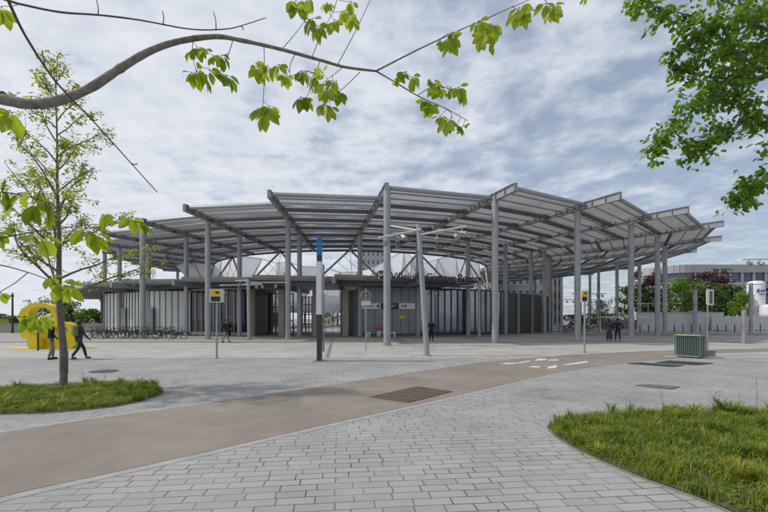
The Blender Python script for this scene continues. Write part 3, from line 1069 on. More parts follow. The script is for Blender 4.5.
sign = thing('station_name_sign', 'dark free-standing station name letters along the lower roof edge', 'sign', ringP(ua(430, RS), RS, 5.6))
adv = {'i': .26, 'l': .26, 'j': .26, 'f': .34, ' ': .32, '-': .36, 'V': .66, 'G': .76, 'R': .70, 't': .36, 'r': .4, 's': .5, 'y': .52, 'v': .54}
txt = 'Villejuif - Gustave Roussy'
size = 1.0
tot = sum(adv.get(c, .57) for c in txt)
a0, a1 = ua(391, RS), ua(481, RS)
pos_ = 0
for c in txt:
    w = adv.get(c, .57)
    if c != ' ':
        a = a0 + (a1 - a0) * (pos_ + w / 2) / tot
        place_text(c, .95, .05, ringP(a, RS, 5.22), R(a), M['charcoal'], 'letter', sign)
    pos_ += w
b = MB(); arc_slab(b, a0, a1, RS - .04, RS + .04, 5.12, 5.20, 8)
for i in range(9): b.bar(ringP(a0 + (a1 - a0) * i / 8, RS, 5.16), ringP(a0 + (a1 - a0) * i / 8, RO - 1, 5.30), .05, .05)
o = b.build('sign_rail', M['charcoal']); o.parent = sign; o.matrix_parent_inverse = Matrix.Translation(sign.location).inverted()
b = MB(); p = ringP(ua(381.5, RS), RS, 5.55)
ms = thing('metro_roundel', 'round dark letter M emblem at the left end of the roof lettering', 'sign', p)
b = MB(); b.lathe((0, 0, 0), [(.5, -.06), (.5, .06), (.44, .07)], 24)
o = b.build('disc', M['steel_dark'], ms); o.rotation_euler = (R(90), 0, R(ua(381)))
place_text('M', .8, .03, p + Vector((0, -.1, -.28)), 0, M['white'], 'letter', ms)
# three fascia signs on the grey block
def wall_sign(u0, u1, v0, v1, m, label, marks):
    uc = (u0 + u1) / 2
    a = ua(uc, RW + .5)
    p = ringP(a, RW + .48)
    Y = p.y
    w, h = (u1 - u0) / FPX * Y, (v1 - v0) / FPX * Y
    z = CAM_H + (HOR - (v0 + v1) / 2) / FPX * Y
    b = MB(); b.box((0, 0, 0), (w - .04, .1, h))
    t = b.build('wall_sign', m); t.location = (p.x, p.y, z); t.rotation_euler = (0, 0, R(a))
    tag(t, label, 'sign')
    for (kind, x, zz, sx, sz, mm) in marks:
        b = MB()
        if kind == 'bar': b.box((x * w, -.06, zz * h), (sx * w, .02, sz * h))
        else:
            b.lathe((0, 0, 0), [(sx * h, -.012), (sx * h, .012), (sx * h * .9, .014)], 18)
        o = b.build('sign_mark', mm, t)
        if kind == 'disc': o.location = (x * w, -.062, zz * h); o.rotation_euler = (R(90), 0, 0)
    return t
wall_sign(361, 381, 303.2, 309, M['white'], 'white sign with a blue word and blue roundel on the grey block', [('bar', -.12, .0, .5, .16, M['blue']), ('disc', .36, 0, .3, 0, M['blue'])])
wall_sign(381, 398, 303.2, 309, M['black'], 'black sign with pale words between the two white signs', [('bar', .1, .1, .55, .14, M['offwhite']), ('bar', .05, -.15, .4, .1, M['offwhite'])])
wall_sign(398.6, 415.5, 303.2, 309, M['white'], 'white sign with two small grey symbols on the grey block', [('disc', -.12, 0, .24, 0, M['steel_dark']), ('bar', -.32, 0, .12, .3, M['steel_dark'])])
b = MB(); p = ringP(ua(402, RW + .45), RW + .42, 0); z = CAM_H + (HOR - 316.6) / FPX * p.y
b.box((0, 0, 0), (.62, .05, .22)); b.box((-.05, -.03, -.13), (.42, .05, .16))
o = b.build('wall_sticker', M['yellow']); o.location = (p.x, p.y, z); tag(o, 'small yellow notice on the grey cladding below the white sign', 'notice')
# benches before the block
def bench(u, v, w, label):
    p = G(u, v)
    t = thing('bench', label, 'bench', p, group='white low benches before the grey block')
    b = MB(); b.box((0, 0, .42), (w, .45, .12)); b.build('seat', M['offwhite'], t)
    for s in (-1, 1):
        b = MB(); b.box((s * (w / 2 - .12), 0, .18), (.14, .38, .36)); b.build('leg', M['offwhite'], t)
bench(368.5, 337.3, .46, 'short white bench at left foot of the grey block')
bench(386.5, 337.3, 1.75, 'long white bench with the red-clad person at the grey block')
# slim panel at the foot of the dark glazing on the left
b = MB(); p = ringP(ua(233), RW + .7); b.lathe((0, 0, 0), [(.22, 0), (.22, 1.0), (.3, 1.02), (.3, 1.1), (.1, 1.18)], 14)
o = b.build('litter_bin', M['black']); o.location = (p.x, p.y, 0.01); tag(o, 'dark round litter bin before the dark glazing left of entrance', 'litter bin')

# ------------------------------------------------------------------ totem, signs and posts
p = G(319.5, 361.2)
Y = p.y
tt = thing('metro_totem', 'tall slim station totem, blue top, white middle, dark foot', 'totem', p)
def zz(v): return CAM_H + (HOR - v) / FPX * Y
for nm, v0, v1, m, w, dx in (('foot', 361.2, 314.6, M['charcoal'], .165, 0), ('panel', 314.6, 262, M['white'], .19, -.008), ('band', 262, 256, M['charcoal'], .165, 0), ('blue_top', 256, 236.5, M['blue'], .165, 0)):
    b = MB(); b.box((dx, .0, (zz(v0) + zz(v1)) / 2), (w, .42, zz(v1) - zz(v0) - .003)); b.build(nm, m, tt)
b = MB(); b.box((.14, .2, (zz(352) + zz(264)) / 2), (.06, .12, zz(264) - zz(352))); b.build('side_fin', M['steel'], tt)
b = MB(); b.box((0, 0, .015), (.5, .9, .02)); b.build('base_plate', M['galv'], tt)

def info_sign(u, vb, uw, v0, v1, label, seed):
    p = G(u, vb); Y = p.y
    z0, z1 = CAM_H + (HOR - v1) / FPX * Y, CAM_H + (HOR - v0) / FPX * Y
    w = uw / FPX * Y
    t = thing('stop_sign_post', label, 'sign post', p, group='yellow and black bus stop signs')
    b = MB(); b.tube([(0, 0, .0), (0, 0, z0 + .02)], .045, 12); b.lathe((0, 0, .02), [(.1, 0), (.1, .012), (.05, .02)], 12); b.build('post', M['galv'], t, True)
    b = MB(); b.box((0, 0, (z0 + z1) / 2), (w, .09, z1 - z0)); b.build('frame', M['offwhite'], t)
    h = z1 - z0
    b = MB(); b.box((-.06 * w, -.047, z0 + h * .68), (w * .66, .012, h * .46)); b.build('yellow_panel', M['yellow'], t)
    b = MB(); b.box((-.06 * w, -.047, z0 + h * .25), (w * .66, .012, h * .36)); b.build('black_panel', M['black'], t)
    b = MB(); b.box((.06 * w, -.056, z0 + h * .75), (w * .26, .01, h * .13)); b.box((.10 * w, -.056, z0 + h * .67), (w * .12, .01, h * .1)); b.build('pictogram', M['black'], t)
info_sign(216.8, 358.4, 14, 289, 302.4, 'white framed yellow and black sign on a thin post, left of entrance', 1)
info_sign(584.6, 353, 7, 290.5, 301.8, 'narrow yellow and black sign on a thin post, right side of forecourt', 2)

# round sign on slender post, seen from behind
p = G(366, 350.6); Y = p.y
t = thing('road_sign', 'slender post with a small round sign and pale plate, right of totem', 'sign post', p)
zt = CAM_H + (HOR - 288) / FPX * Y
b = MB(); b.tube([(0, 0, 0), (0, 0, zt)], .032, 10); b.build('post', M['galv'], t, True)
b = MB(); b.torus((0, -.05, zt - .42), .26, .025, (0, 1, 0)); b.bar((-.26, -.05, zt - .42), (.26, -.05, zt - .42), .03, .03); b.build('round_sign', M['galv'], t, True)
b = MB(); b.box((0, -.05, zt - .83), (.52, .02, .24)); b.build('plate', M['offwhite'], t)

# sign on a concrete block beside the bin
p = G(709.5, 356.6); Y = p.y
t = thing('temporary_sign', 'grey sign seen edge-on, on post in a concrete block beside the bin', 'sign post', p)
b = MB(); b.box((0, .1, .145), (.42, .36, .27)); b.build('concrete_base', M['stone'], t)
z1 = CAM_H + (HOR - 289.5) / FPX * Y
b = MB(); b.tube([(-.02, .1, .26), (.0, .1, z1 + .05)], .035, 10); b.build('post', M['galv'], t, True)
b = MB()
prof = [(-.12, 0), (.12, 0), (.17, .06), (.17, .66), (.12, .72), (-.12, .72), (-.17, .66), (-.17, .06)]
b.hexa([(x + .06, .04, z1 - .72 + z) for x, z in prof], [(x + .06, .065, z1 - .72 + z) for x, z in prof]); b.build('sign_plate', M['white'], t)
b = MB(); b.box((.10, .034, z1 - .36), (.14, .01, .58)); b.build('sign_face', M['steel_dark'], t)

def post(u, vb, vt, r, label, name='steel_post', cap=False, m='steel'):
    p = G(u, vb); z = CAM_H + (HOR - vt) / FPX * p.y
    b = MB(); b.tube([(0, 0, 0), (0, 0, z)], r, 14); b.lathe((0, 0, z), [(r, 0), (r * .8, .03)], 14)
    if cap: b.lathe((0, 0, z * .55), [(r * 1.08, 0), (r * 1.08, z * .2)], 14)
    o = b.build(name, M[m], None, True); o.location = p
    tag(o, label, 'post')
post(695, 331.5, 290, .26, 'plain grey steel post standing behind the green bin')
post(744, 344, 310.5, .15, 'short grey post with a collar near the right edge', cap=True)
post(38, 350.8 , 333, .045, 'short dark post before the yellow sculpture', 'bollard', m='charcoal')

# light masts with cross arms and spot fixtures
def mast(base, top, r0, r1, arms, label, fix, group='light masts with cross arms'):
    base = Vector(base); top = Vector(top)
    t = thing('light_mast', label, 'light mast', base, group=group)
    b = MB(); b.tube([(0, 0, 0), (top - base) * .5, top - base], [r0, (r0 + r1) / 2, r1], 14); b.lathe((0, 0, .012), [(r0 * 2.1, 0), (r0 * 2.1, .02), (r0, .03)], 14)
    b.build('mast', M['steel'], t, True)
    for (p, q) in arms:
        b = MB(); b.tube([Vector(p) - base, Vector(q) - base], .05, 10); b.build('arm', M['offwhite'], t, True)
    for (f, d) in fix:
        f = Vector(f) - base
        b = MB(); d = Vector(d).normalized()
        b.tube([f + Vector((0, 0, .22)), f + Vector((0, 0, .05))], .025, 6)
        b.tube([f - d * .16, f + d * .02, f + d * .2], [.07, .11, .13], 10)
        b.build('spotlight', M['galv'], t, True)
base = G(427, 356); Y = base.y
mast(base, P(418.5, 224.5, Y + .3), .13, .115, [(P(378.5, 238, Y - .6), P(421, 229.5, Y + .1)), (P(391, 226, Y + 1.2), P(419, 230.5, Y + .2)), (P(421, 234.5, Y), P(466, 226.5, Y + .2))],
     'leaning light mast with three pale arms and spots before the station', [(P(398, 238.5, Y), (-.3, -1, -.5)), (P(403, 236.5, Y + .2), (.5, -.6, -.6)), (P(437, 239, Y), (0, -1, -.6)), (P(456, 236, Y), (.4, -1, -.6)), (P(462, 233, Y + .1), (1, -.4, -.3)), (P(386.5, 242, Y - .4), (-.6, -.6, -.6))])
base = G(249.3, 339.9); Y = base.y
mast(base, P(248.3, 279.5, Y), .15, .14, [(P(235, 281, Y + .1), P(249, 280.4, Y)), (P(220, 285.4, Y + 1.5), P(262, 284.2, Y + .4)), (P(249, 282.6, Y), P(287, 282.4, Y))],
     'straight light mast left of the entrance, shorter, with level arms', [(P(257, 286.5, Y), (0, -1, -.6)), (P(262, 286, Y), (.5, -1, -.6)), (P(240, 284.5, Y), (-.5, -1, -.6)), (P(276, 285.5, Y), (0, -1, -.6))])
base = G(479.2, 337); Y = base.y
mast(base, P(479, 281, Y), .15, .14, [(P(456, 283, Y), P(479, 281.6, Y)), (P(460, 286, Y + 1), P(499, 284.5, Y + .4))],
     'straight light mast before the dark glazing right of the grey block', [(P(466, 287.5, Y), (0, -1, -.6)), (P(489, 288, Y), (.4, -1, -.6))])
base = G(751, 334.2); Y = base.y
mast(base, P(751, 283, Y), .2, .18, [(P(728, 283.8, Y), P(751, 284.4, Y)), (P(751, 284.4, Y), P(790, 284.0, Y))],
     'grey light mast with level arms in front of the white tank', [(P(733, 287, Y), (0, -1, -.6)), (P(742, 287, Y), (.3, -1, -.6)), (P(766, 286.5, Y), (0, -1, -.5))])
base = Vector(((778 - 384) / FPX * 27, 27, 0)); Y = 27
mast(base, P(778, 258, Y), .16, .14, [(P(742, 259.3, Y), P(778, 258.8, Y))], 'tall mast past the right edge, its arm reaching into view', [(P(749, 263, Y), (-.2, -1, -.6)), (P(760, 263, Y), (.3, -1, -.6))])
for (u, v, Y, x0, x1, lab) in ((589, 293.6, 52, 572, 606, 'dark light mast behind the right hand columns, higher arm'), (581, 299.5, 66, 564, 600, 'farther dark light mast behind the columns, lower arm'), (648, 303.6, 60, 636, 662, 'light mast before the red-leaved tree, pale level arm')):
    base = Vector(((u - 384) / FPX * Y, Y, 0))
    mast(base, P(u, v - 1, Y), .11, .10, [(P(x0, v, Y), P(x1, v, Y))], lab, [(P(x0 + 3, v + 2, Y), (0, -1, -.6)), (P(x0 + 9, v + 2, Y), (0, -1, -.6)), (P(x1 - 4, v + 2, Y), (0, -1, -.6)), (P(x1 - 9, v + 2, Y), (0, -1, -.6))])
base = Vector(((56 - 384) / FPX * 44, 44, 0))
mast(base, P(56, 299.5, 44), .1, .09, [(P(38, 300.2, 44), P(73, 300.2, 44))], 'light mast behind the yellow sculpture, level arm with spots', [(P(41, 302, 44), (0, -1, -.6)), (P(64, 302, 44), (0, -1, -.6)), (P(70, 302, 44), (0, -1, -.6))])
# street lamp far left
Y = 50; x = (12.5 - 384) / FPX * Y
t = thing('street_lamp', 'dark street lamp at far left beyond the sculpture', 'street lamp', (x, Y, 0))
zt = CAM_H + (HOR - 293) / FPX * Y
b = MB(); b.tube([(0, 0, 0), (0, 0, zt)], [.12, .09], 10); b.build('pole', M['charcoal'], t, True)
b = MB(); b.box((-.15, 0, zt - .35), (.55, .2, .16)); b.bar((0, 0, zt - .4), (-.3, 0, zt - .4), .06, .08); b.build('lamp_head', M['charcoal'], t)

# ------------------------------------------------------------------ green bin in a barred cage
p = G(690, 357.6)
t = thing('caged_bin', 'green wheeled bin inside a grey barred cage near the right edge', 'bin', p, R(-58))
W, D, H = .98, .64, 1.0
b = MB()
q0 = [(-W / 2 + .07, -D / 2 + .06, .1), (W / 2 - .07, -D / 2 + .06, .1), (W / 2 - .07, D / 2 - .06, .1), (-W / 2 + .07, D / 2 - .06, .1)]
q1 = [(x * 1.06, y * 1.06, .92) for x, y, z in q0]
b.hexa(q0, q1); b.build('bin_body', M['bin_green'], t)
b = MB(); b.box((0, 0, .975), (W - .06, D - .02, .06)); b.bar((-W / 2 + .1, -D / 2 - .01, .97), (W / 2 - .1, -D / 2 - .01, .97), .03, .05); b.build('lid', M['charcoal'], t)
b = MB(); b.box((-.22, -.12, 1.015), (.46, .3, .022)); b.build('yellow_flap', mat('bin_yellow', (.6, .6, .03), .5), t)
b = MB()
for z in (.08, H):
    for (x0, y0, x1, y1) in ((-W / 2, -D / 2, W / 2, -D / 2), (W / 2, -D / 2, W / 2, D / 2), (W / 2, D / 2, -W / 2, D / 2), (-W / 2, D / 2, -W / 2, -D / 2)):
        b.tube([(x0, y0, z), (x1, y1, z)], .02, 8)
for i in range(13):
    x = -W / 2 + W * i / 12
    for y in (-D / 2, D / 2): b.tube([(x, y, .08), (x, y, H)], .014, 6)
for i in range(1, 7):
    y = -D / 2 + D * i / 7
    for x in (-W / 2, W / 2): b.tube([(x, y, .08), (x, y, H)], .014, 6)
b.build('cage', mat('cage_steel', (.22, .24, .235), .5, .4, nscale=9, namt=.25), t, True)
for sx in (-1, 1):
    for sy in (-1, 1):
        b = MB(); b.torus((sx * (W / 2 - .14), sy * (D / 2 - .12), .065), .045, .02, (0, 1, 0), 14, 6); b.ball((sx * (W / 2 - .14), sy * (D / 2 - .12), .065), (.03, .015, .03)); b.build('wheel', M['rubber'], t, True)

# ------------------------------------------------------------------ yellow sculpture
Y = 24.6
def S(u, v): return P(u, v, Y)
outer = [(33.5, 347.5), (31, 339), (25.5, 337.5), (24.5, 333), (25.5, 328), (23.2, 322), (20.5, 317), (23, 313.5), (24.8, 309.5), (29.5, 306.8), (33.5, 304.4), (39.5, 303.1), (47, 303.2), (53, 305.5), (57, 309.6), (60, 316), (61.5, 322.4), (66, 322.0), (71, 323.6), (74.5, 327.5), (75.8, 334), (75.5, 347.5)]
hole = [(32.8, 318.6), (32.4, 314), (34.2, 309.8), (38.5, 307.2), (44, 307), (50, 308.6), (54.5, 312), (56, 317.4), (54, 321.6), (46, 322.4), (37.5, 321.6)]
hole2 = [(63, 329.5), (63.8, 326.5), (67.2, 326), (70.6, 328.6), (71.2, 332), (68.5, 330)]
def holed(outer, holes, y0, y1, name, m, parent):
    bm = bmesh.new()
    def ring(pts, y):
        pts = spline([(S(u, v).x, S(u, v).z) for u, v in pts], 3, True)
        return [(q.x, q.y) for q in pts]
    loops = [ring(h, 0) for h in [outer] + holes]
    edges = []
    for L in loops:
        vs = [bm.verts.new((x, y0, z)) for x, z in L]
        edges += [bm.edges.new((vs[i], vs[(i + 1) % len(vs)])) for i in range(len(vs))]
    bmesh.ops.triangle_fill(bm, edges=edges, use_beauty=True)
    g = bmesh.ops.extrude_face_region(bm, geom=list(bm.faces))
    bmesh.ops.translate(bm, verts=[v for v in g['geom'] if isinstance(v, bmesh.types.BMVert)], vec=(0, y1 - y0, 0))
    bmesh.ops.recalc_face_normals(bm, faces=bm.faces)
    me = bpy.data.meshes.new(name); bm.to_mesh(me); bm.free()
    me.materials.append(m)
    o = bpy.data.objects.new(name, me); COL.objects.link(o); o.parent = parent
    if parent: o.matrix_parent_inverse = Matrix.Translation(parent.location).inverted()
    return o
t = thing('sculpture', 'bright yellow looping sculpture on a flat yellow base at left', 'sculpture', (S(50, 348).x, Y, 0))
holed(outer, [hole, hole2], Y - .25, Y + .3, 'body', M['sculpt'], t)
def tb(b, name, m, sm=False):
    o = b.build(name, m, smooth=sm); o.parent = t; o.matrix_parent_inverse = Matrix.Translation(t.location).inverted(); return o
b = MB(); c0, c1 = S(39, 339), S(49, 347.5)
b.box(((c0.x + c1.x) / 2, Y - .55, .33), (c1.x - c0.x, .36, .62)); tb(b, 'step_block', M['sculpt'])
b = MB(); a_, e_ = S(36, 324), S(61, 324); b.bar((a_.x, Y - .5, a_.z - .22), (e_.x, Y - .5, e_.z - .3), .28, .42); tb(b, 'front_ledge', M['sculpt'])
b = MB(); b.box((S(52, 348).x, Y + .1, .022), (4.7, 1.0, .03)); tb(b, 'base_plate', M['sculpt'])

# ------------------------------------------------------------------ people
def skinned(nodes, edges, sub=2):
    """one continuous surface grown over a skeleton; nodes = [(point, rx, ry)]"""
    me = bpy.data.meshes.new('k')
    me.from_pydata([tuple(n[0]) for n in nodes], edges, [])
    o = bpy.data.objects.new('k', me); COL.objects.link(o)
    md = o.modifiers.new('s', 'SKIN'); md.use_smooth_shade = True
    sv = me.skin_vertices[0].data
    for i, n in enumerate(nodes):
        sv[i].radius = (n[1], n[2]); sv[i].use_root = (i == 0)
    ss = o.modifiers.new('u', 'SUBSURF'); ss.levels = sub; ss.render_levels = sub
    dg = bpy.context.evaluated_depsgraph_get()
    ev = bpy.data.meshes.new_from_object(o.evaluated_get(dg))
    vs = [v.co.copy() for v in ev.vertices]; fs = [tuple(p.vertices) for p in ev.polygons]
    bpy.data.objects.remove(o); bpy.data.meshes.remove(me); bpy.data.meshes.remove(ev)
    return vs, fs
def person(label, u, vb, hgt, head, top, legs, shoes, hairc, skin='skin', step=.18, bare=False, long_coat=None, arms=((.25, .1), (-.25, .1)), elbow_out=0.0, group=None, lean=0.0):
    """head = facing angle in degrees; feet stand on the ground at picture point u, vb"""
    pos = G(u, vb)
    k = hgt / 1.76
    def V(x, y, z): return Vector((x * k + lean * z * .06, y * k, z * k))
    kn = .06
    J = {}
    for s, st in ((1, step), (-1, -step)):
        J['hip', s] = V(0, .095 * s, .92)
        J['knee', s] = V(st * .55 + kn, .10 * s, .50)
        back = st < 0
        J['ank', s] = V(st * 1.15 - (.03 if back else 0), .10 * s, .09 + (.05 if back and step > .1 else 0))
        J['toe', s] = J['ank', s] + V(.17, .015 * s, -.055 - (.02 if back and step > .1 else 0)) - V(lean * 0, 0, 0)
        sw, ben = arms[0] if s == 1 else arms[1]
        J['sho', s] = V(0, .19 * s, 1.42)
        J['elb', s] = J['sho', s] + V(math.sin(sw) * .29, (.05 + elbow_out) * s, -.29 * math.cos(sw))
        J['wri', s] = J['elb', s] + V(math.sin(sw + .35 + ben) * .25, (.01 - elbow_out * 1.2) * s, -.25 * math.cos(sw + .35 + ben))
    r = k
    def torso(e):
        return [(V(0, 0, .95), (.115 + e) * r, (.15 + e) * r), (V(0, 0, 1.12), (.10 + e) * r, (.135 + e) * r), (V(.01, 0, 1.30), (.115 + e) * r, (.165 + e) * r), (V(0, 0, 1.42), (.085 + e) * r, (.12 + e) * r)]
    nodes = torso(-.012)
    edges = [(0, 1), (1, 2), (2, 3)]
    def add(p, rad, par):
        nodes.append((p, rad * r, rad * r)); edges.append((par, len(nodes) - 1)); return len(nodes) - 1
    n1 = add(V(0, 0, 1.50), .055, 3); n2 = add(V(.015, 0, 1.56), .062, n1); n3 = add(V(.022, 0, 1.63), .086, n2); add(V(.012, 0, 1.70), .08, n3)
    hands = []
    for s in (1, -1):
        h = add(J['hip', s], .085, 0); q = add(J['knee', s], .055, h); a = add(J['ank', s], .038, q); add(J['toe', s], .03, a)
        sh = add(J['sho', s], .052, 3); el = add(J['elb', s], .04, sh); w = add(J['wri', s], .028, el)
        d = (J['wri', s] - J['elb', s]).normalized()
        add(J['wri', s] + d * .055 * k, .034, w)
        hands.append((J['wri', s] + d * .07 * k, d, s))
    vs, fs = skinned(nodes, edges, 2)
    b = MB(); b.add(vs, fs, 0)
    for (hp, d, s) in hands:            # five bent fingers at each hand
        side = Vector((1, 0, 0)) - d * d.x
        side.normalize(); inn = d.cross(side) * (1 if s > 0 else -1)
        for i, L in enumerate((.07, .08, .076, .06)):
            o_ = hp + side * (.027 - .018 * i) * k
            b.tube([o_ - d * .02 * k, o_ + d * L * .5 * k, o_ + (d * L * .9 + inn * .018) * k], [.009 * k, .008 * k, .006 * k], 6, 0)
        b.tube([hp - d * .03 * k + side * .025 * k, hp + (side * .048 + d * .005) * k, hp + (side * .05 + d * .035) * k], [.01 * k, .009 * k, .007 * k], 6, 0)
    # face: nose, ears, eyes, mouth
    hc = V(.03, 0, 1.635)
    b.ball(hc + V(.09, 0, -.008), (.02 * k, .013 * k, .022 * k), 0, 8, 6)
    for s in (1, -1):
        b.ball(hc + V(-.01, .088 * s, -.005), (.018 * k, .01 * k, .03 * k), 0, 8, 6)
        b.ball(hc + V(.077, .034 * s, .022), (.008 * k, .012 * k, .007 * k), 1, 8, 5)
    b.ball(hc + V(.080, 0, -.047), (.006 * k, .022 * k, .005 * k), 2, 8, 5)
    o = b.build('person', [M[skin], M['hair'], M['red']], None, True)
    o.location = pos; o.rotation_euler = (0, 0, R(head))
    tag(o, label, 'person', group)
    # hair
    b = MB(); b.ball(V(-.008, 0, 1.685), (.098 * k, .088 * k, .084 * k), 0, 14, 9)
    b.ball(V(-.045, 0, 1.63), (.066 * k, .086 * k, .095 * k), 0, 12, 8)
    b.build('hair', M[hairc], o, True)
    # trousers or shorts
    e = .018
    nodes = [(V(0, 0, 1.0), .118 * r, .15 * r), (V(0, 0, .92), .115 * r, .15 * r)]; edges = [(0, 1)]
    for s in (1, -1):
        h = add(J['hip', s] - V(0, 0, .06), .098, 1)
        if bare:
            add(J['hip', s].lerp(J['knee', s], .45), .085, h)
        else:
            q = add(J['knee', s], .072, h); add(J['ank', s].lerp(J['knee', s], .05), .058, q)
    vs, fs = skinned(nodes, edges, 2); b = MB(); b.add(vs, fs); b.build('shorts' if bare else 'trousers', M[legs], o, True)
    # jacket
    nodes = [(V(0, 0, .90), .135 * r, .165 * r)] + torso(.022); edges = [(0, 1), (1, 2), (2, 3), (3, 4)]
    add(V(0, 0, 1.49), .07, 4)
    for s in (1, -1):
        sh = add(J['sho', s], .07, 4); el = add(J['elb', s], .056, sh); add(J['wri', s], .042, el)
    vs, fs = skinned(nodes, edges, 2); b = MB(); b.add(vs, fs); b.build('jacket', M[top], o, True)
    if long_coat:
        b = MB(); prof = [(.155, .98), (.19, .75), (.235, .45), (.27, .17), (.255, .17), (.2, .5), (.13, .95)]
        b.lathe((0, 0, 0), [(x * k, z * k) for x, z in prof], 18, 0, .85, 1.0)
        b.build('long_skirt', M[long_coat], o, True)
    for s in (1, -1):
        b = MB(); m_ = J['ank', s].lerp(J['toe', s], .45)
        yaw = 0
        b.ball(Vector((m_.x, m_.y, max(.045, m_.z - .03 * k))), (.125 * k, .048 * k, .055 * k), 0, 12, 7)
        b.build('shoe', M[shoes], o, True)
    return o, pos, k
person('person in black jacket and beige trousers walking behind the sapling trunk', 51, 359.6, 1.72, 50, 'cloth_black', 'cloth_beige', 'cloth_black', 'hair', 'skin_dark', .07)
o1, p1_, k1 = person('person in maroon top and blue jeans walking with a green backpack', 79.5, 359.4, 1.68, 55, 'cloth_maroon', 'cloth_jeans', 'cloth_grey', 'hair', 'skin_dark', .26, arms=((-.25, .0), (.3, .1)))
b = MB()
prof = [(-.14, 0), (.14, 0), (.155, .12), (.145, .36), (.09, .44), (-.09, .44), (-.145, .36), (-.155, .12)]
b.hexa([(-.10, y, z) for y, z in prof], [(-.25, y * .86, z * .95 + .01) for y, z in prof])
bp = b.build('backpack', M['cloth_green']); bp.location = p1_ + Vector((0, 0, 1.0)); bp.rotation_euler = (0, 0, R(55))
tag(bp, 'green backpack on the back of the person in maroon', 'backpack')
b = MB()
for s in (1, -1):
    b.tube([(-.14, .08 * s, .40), (-.05, .1 * s, .475), (.09, .1 * s, .43), (.135, .1 * s, .25), (.02, .14 * s, .08), (-.14, .12 * s, .06)], .016, 6)
b.build('strap', M['cloth_green'], bp, True)
b = MB(); b.torus((.0, 0, 0), .085, .03, (0, 0, 1), 16, 6); sc = b.build('scarf', M['red'], o1, True); sc.location = (0.01, 0, 1.45)
o2, p2_, k2 = person('person with bare legs in dark top and shorts walking left of the entrance', 225.5, 342.8, 1.76, 25, 'cloth_black', 'cloth_black', 'cloth_black', 'hair', 'skin', .2, bare=True, arms=((-.3, .1), (.35, .3)))
b = MB(); b.hexa([(-.15, y, z) for y, z in prof], [(-.25, y * .86, z) for y, z in prof])
bp = b.build('backpack', M['cloth_black']); bp.location = p2_ + Vector((0, 0, 1.02)); bp.rotation_euler = (0, 0, R(25))
tag(bp, 'black backpack on the bare-legged walker left of the entrance', 'backpack')
person('dark-clad person standing just right of the leaning light mast', 431.3, 341.2, 1.7, 100, 'cloth_black', 'cloth_black', 'cloth_black', 'hair', 'skin', .05)
o3, p3_, k3 = person('person in long dark teal coat walking away beside the man in black', 609.3, 341.0, 1.64, 80, 'cloth_teal', 'cloth_teal', 'cloth_black', 'hair', 'skin', .06, long_coat='cloth_teal')
b = MB()
b.hexa([(-.13, -.05, 0), (.13, -.05, 0), (.13, .05, 0), (-.13, .05, 0)], [(-.11, -.04, .24), (.11, -.04, .24), (.11, .04, .24), (-.11, .04, .24)])
hb = b.build('handbag', M['red']); hb.location = p3_ + Vector((-.24, -.2, .84)); hb.rotation_euler = (0, 0, R(20))
tag(hb, 'small red bag at the side of the person in teal', 'bag')
b = MB(); b.tube([(-.1, 0, .23), (-.04, 0, .42), (.06, 0, .56), (.1, 0, .23)], .009, 6); b.build('strap', M['cloth_black'], hb, True)
person('person in black with one hand on hip walking beside the teal coat', 617.8, 341.2, 1.78, 78, 'cloth_black', 'cloth_black', 'cloth_grey', 'hair', 'skin', .16, arms=((.05, .1), (-.1, .1)), elbow_out=.13)
# small seated person in red on the long bench
pb = G(379.0, 337.5)
nodes = [(Vector((0, 0, .55)), .13, .15), (Vector((0, 0, .75)), .11, .14), (Vector((.02, 0, .95)), .10, .14), (Vector((.04, 0, 1.06)), .055, .055), (Vector((.06, 0, 1.14)), .08, .08), (Vector((.06, 0, 1.23)), .075, .075)]
edges = [(0, 1), (1, 2), (2, 3), (3, 4), (4, 5)]
for s in (1, -1):
    n = len(nodes); nodes += [(Vector((.12, .09 * s, .54)), .08, .08), (Vector((.42, .1 * s, .52)), .06, .06), (Vector((.44, .1 * s, .09)), .045, .045), (Vector((.56, .1 * s, .04)), .035, .035)]
    edges += [(0, n), (n, n + 1), (n + 1, n + 2), (n + 2, n + 3)]
    n = len(nodes); nodes += [(Vector((.02, .18 * s, .93)), .055, .055), (Vector((.1, .22 * s, .7)), .042, .042), (Vector((.3, .14 * s, .62)), .035, .035)]
    edges += [(2, n), (n, n + 1), (n + 1, n + 2)]
vs, fs = skinned(nodes, edges, 2)
b = MB(); b.add(vs, fs); b.ball((.135, 0, 1.17), .018)
o = b.build('person', M['skin'], None, True); o.location = pb; o.rotation_euler = (0, 0, R(-90))
tag(o, 'person in a red top sitting on the long white bench', 'person')
vs, fs = skinned([(n[0], n[1] + .02, n[2] + .02) for n in nodes[:3]] + [(nodes[i][0], nodes[i][1] + .016, nodes[i][2] + .016) for i in (10, 11, 12, 17, 18, 19)], [(0, 1), (1, 2), (2, 3), (3, 4), (4, 5), (2, 6), (6, 7), (7, 8)], 2)
b = MB(); b.add(vs, fs); b.build('jacket', M['red'], o, True)
vs, fs = skinned([(Vector((0, 0, .56)), .13, .16)] + [(nodes[i][0], nodes[i][1] + .014, nodes[i][2] + .014) for i in (6, 7, 8, 13, 14, 15)], [(0, 1), (1, 2), (2, 3), (0, 4), (4, 5), (5, 6)], 2)
b = MB(); b.add(vs, fs); b.build('trousers', M['offwhite'], o, True)
b = MB(); b.ball((.045, 0, 1.23), (.09, .088, .085)); b.build('hair', M['red'], o, True)

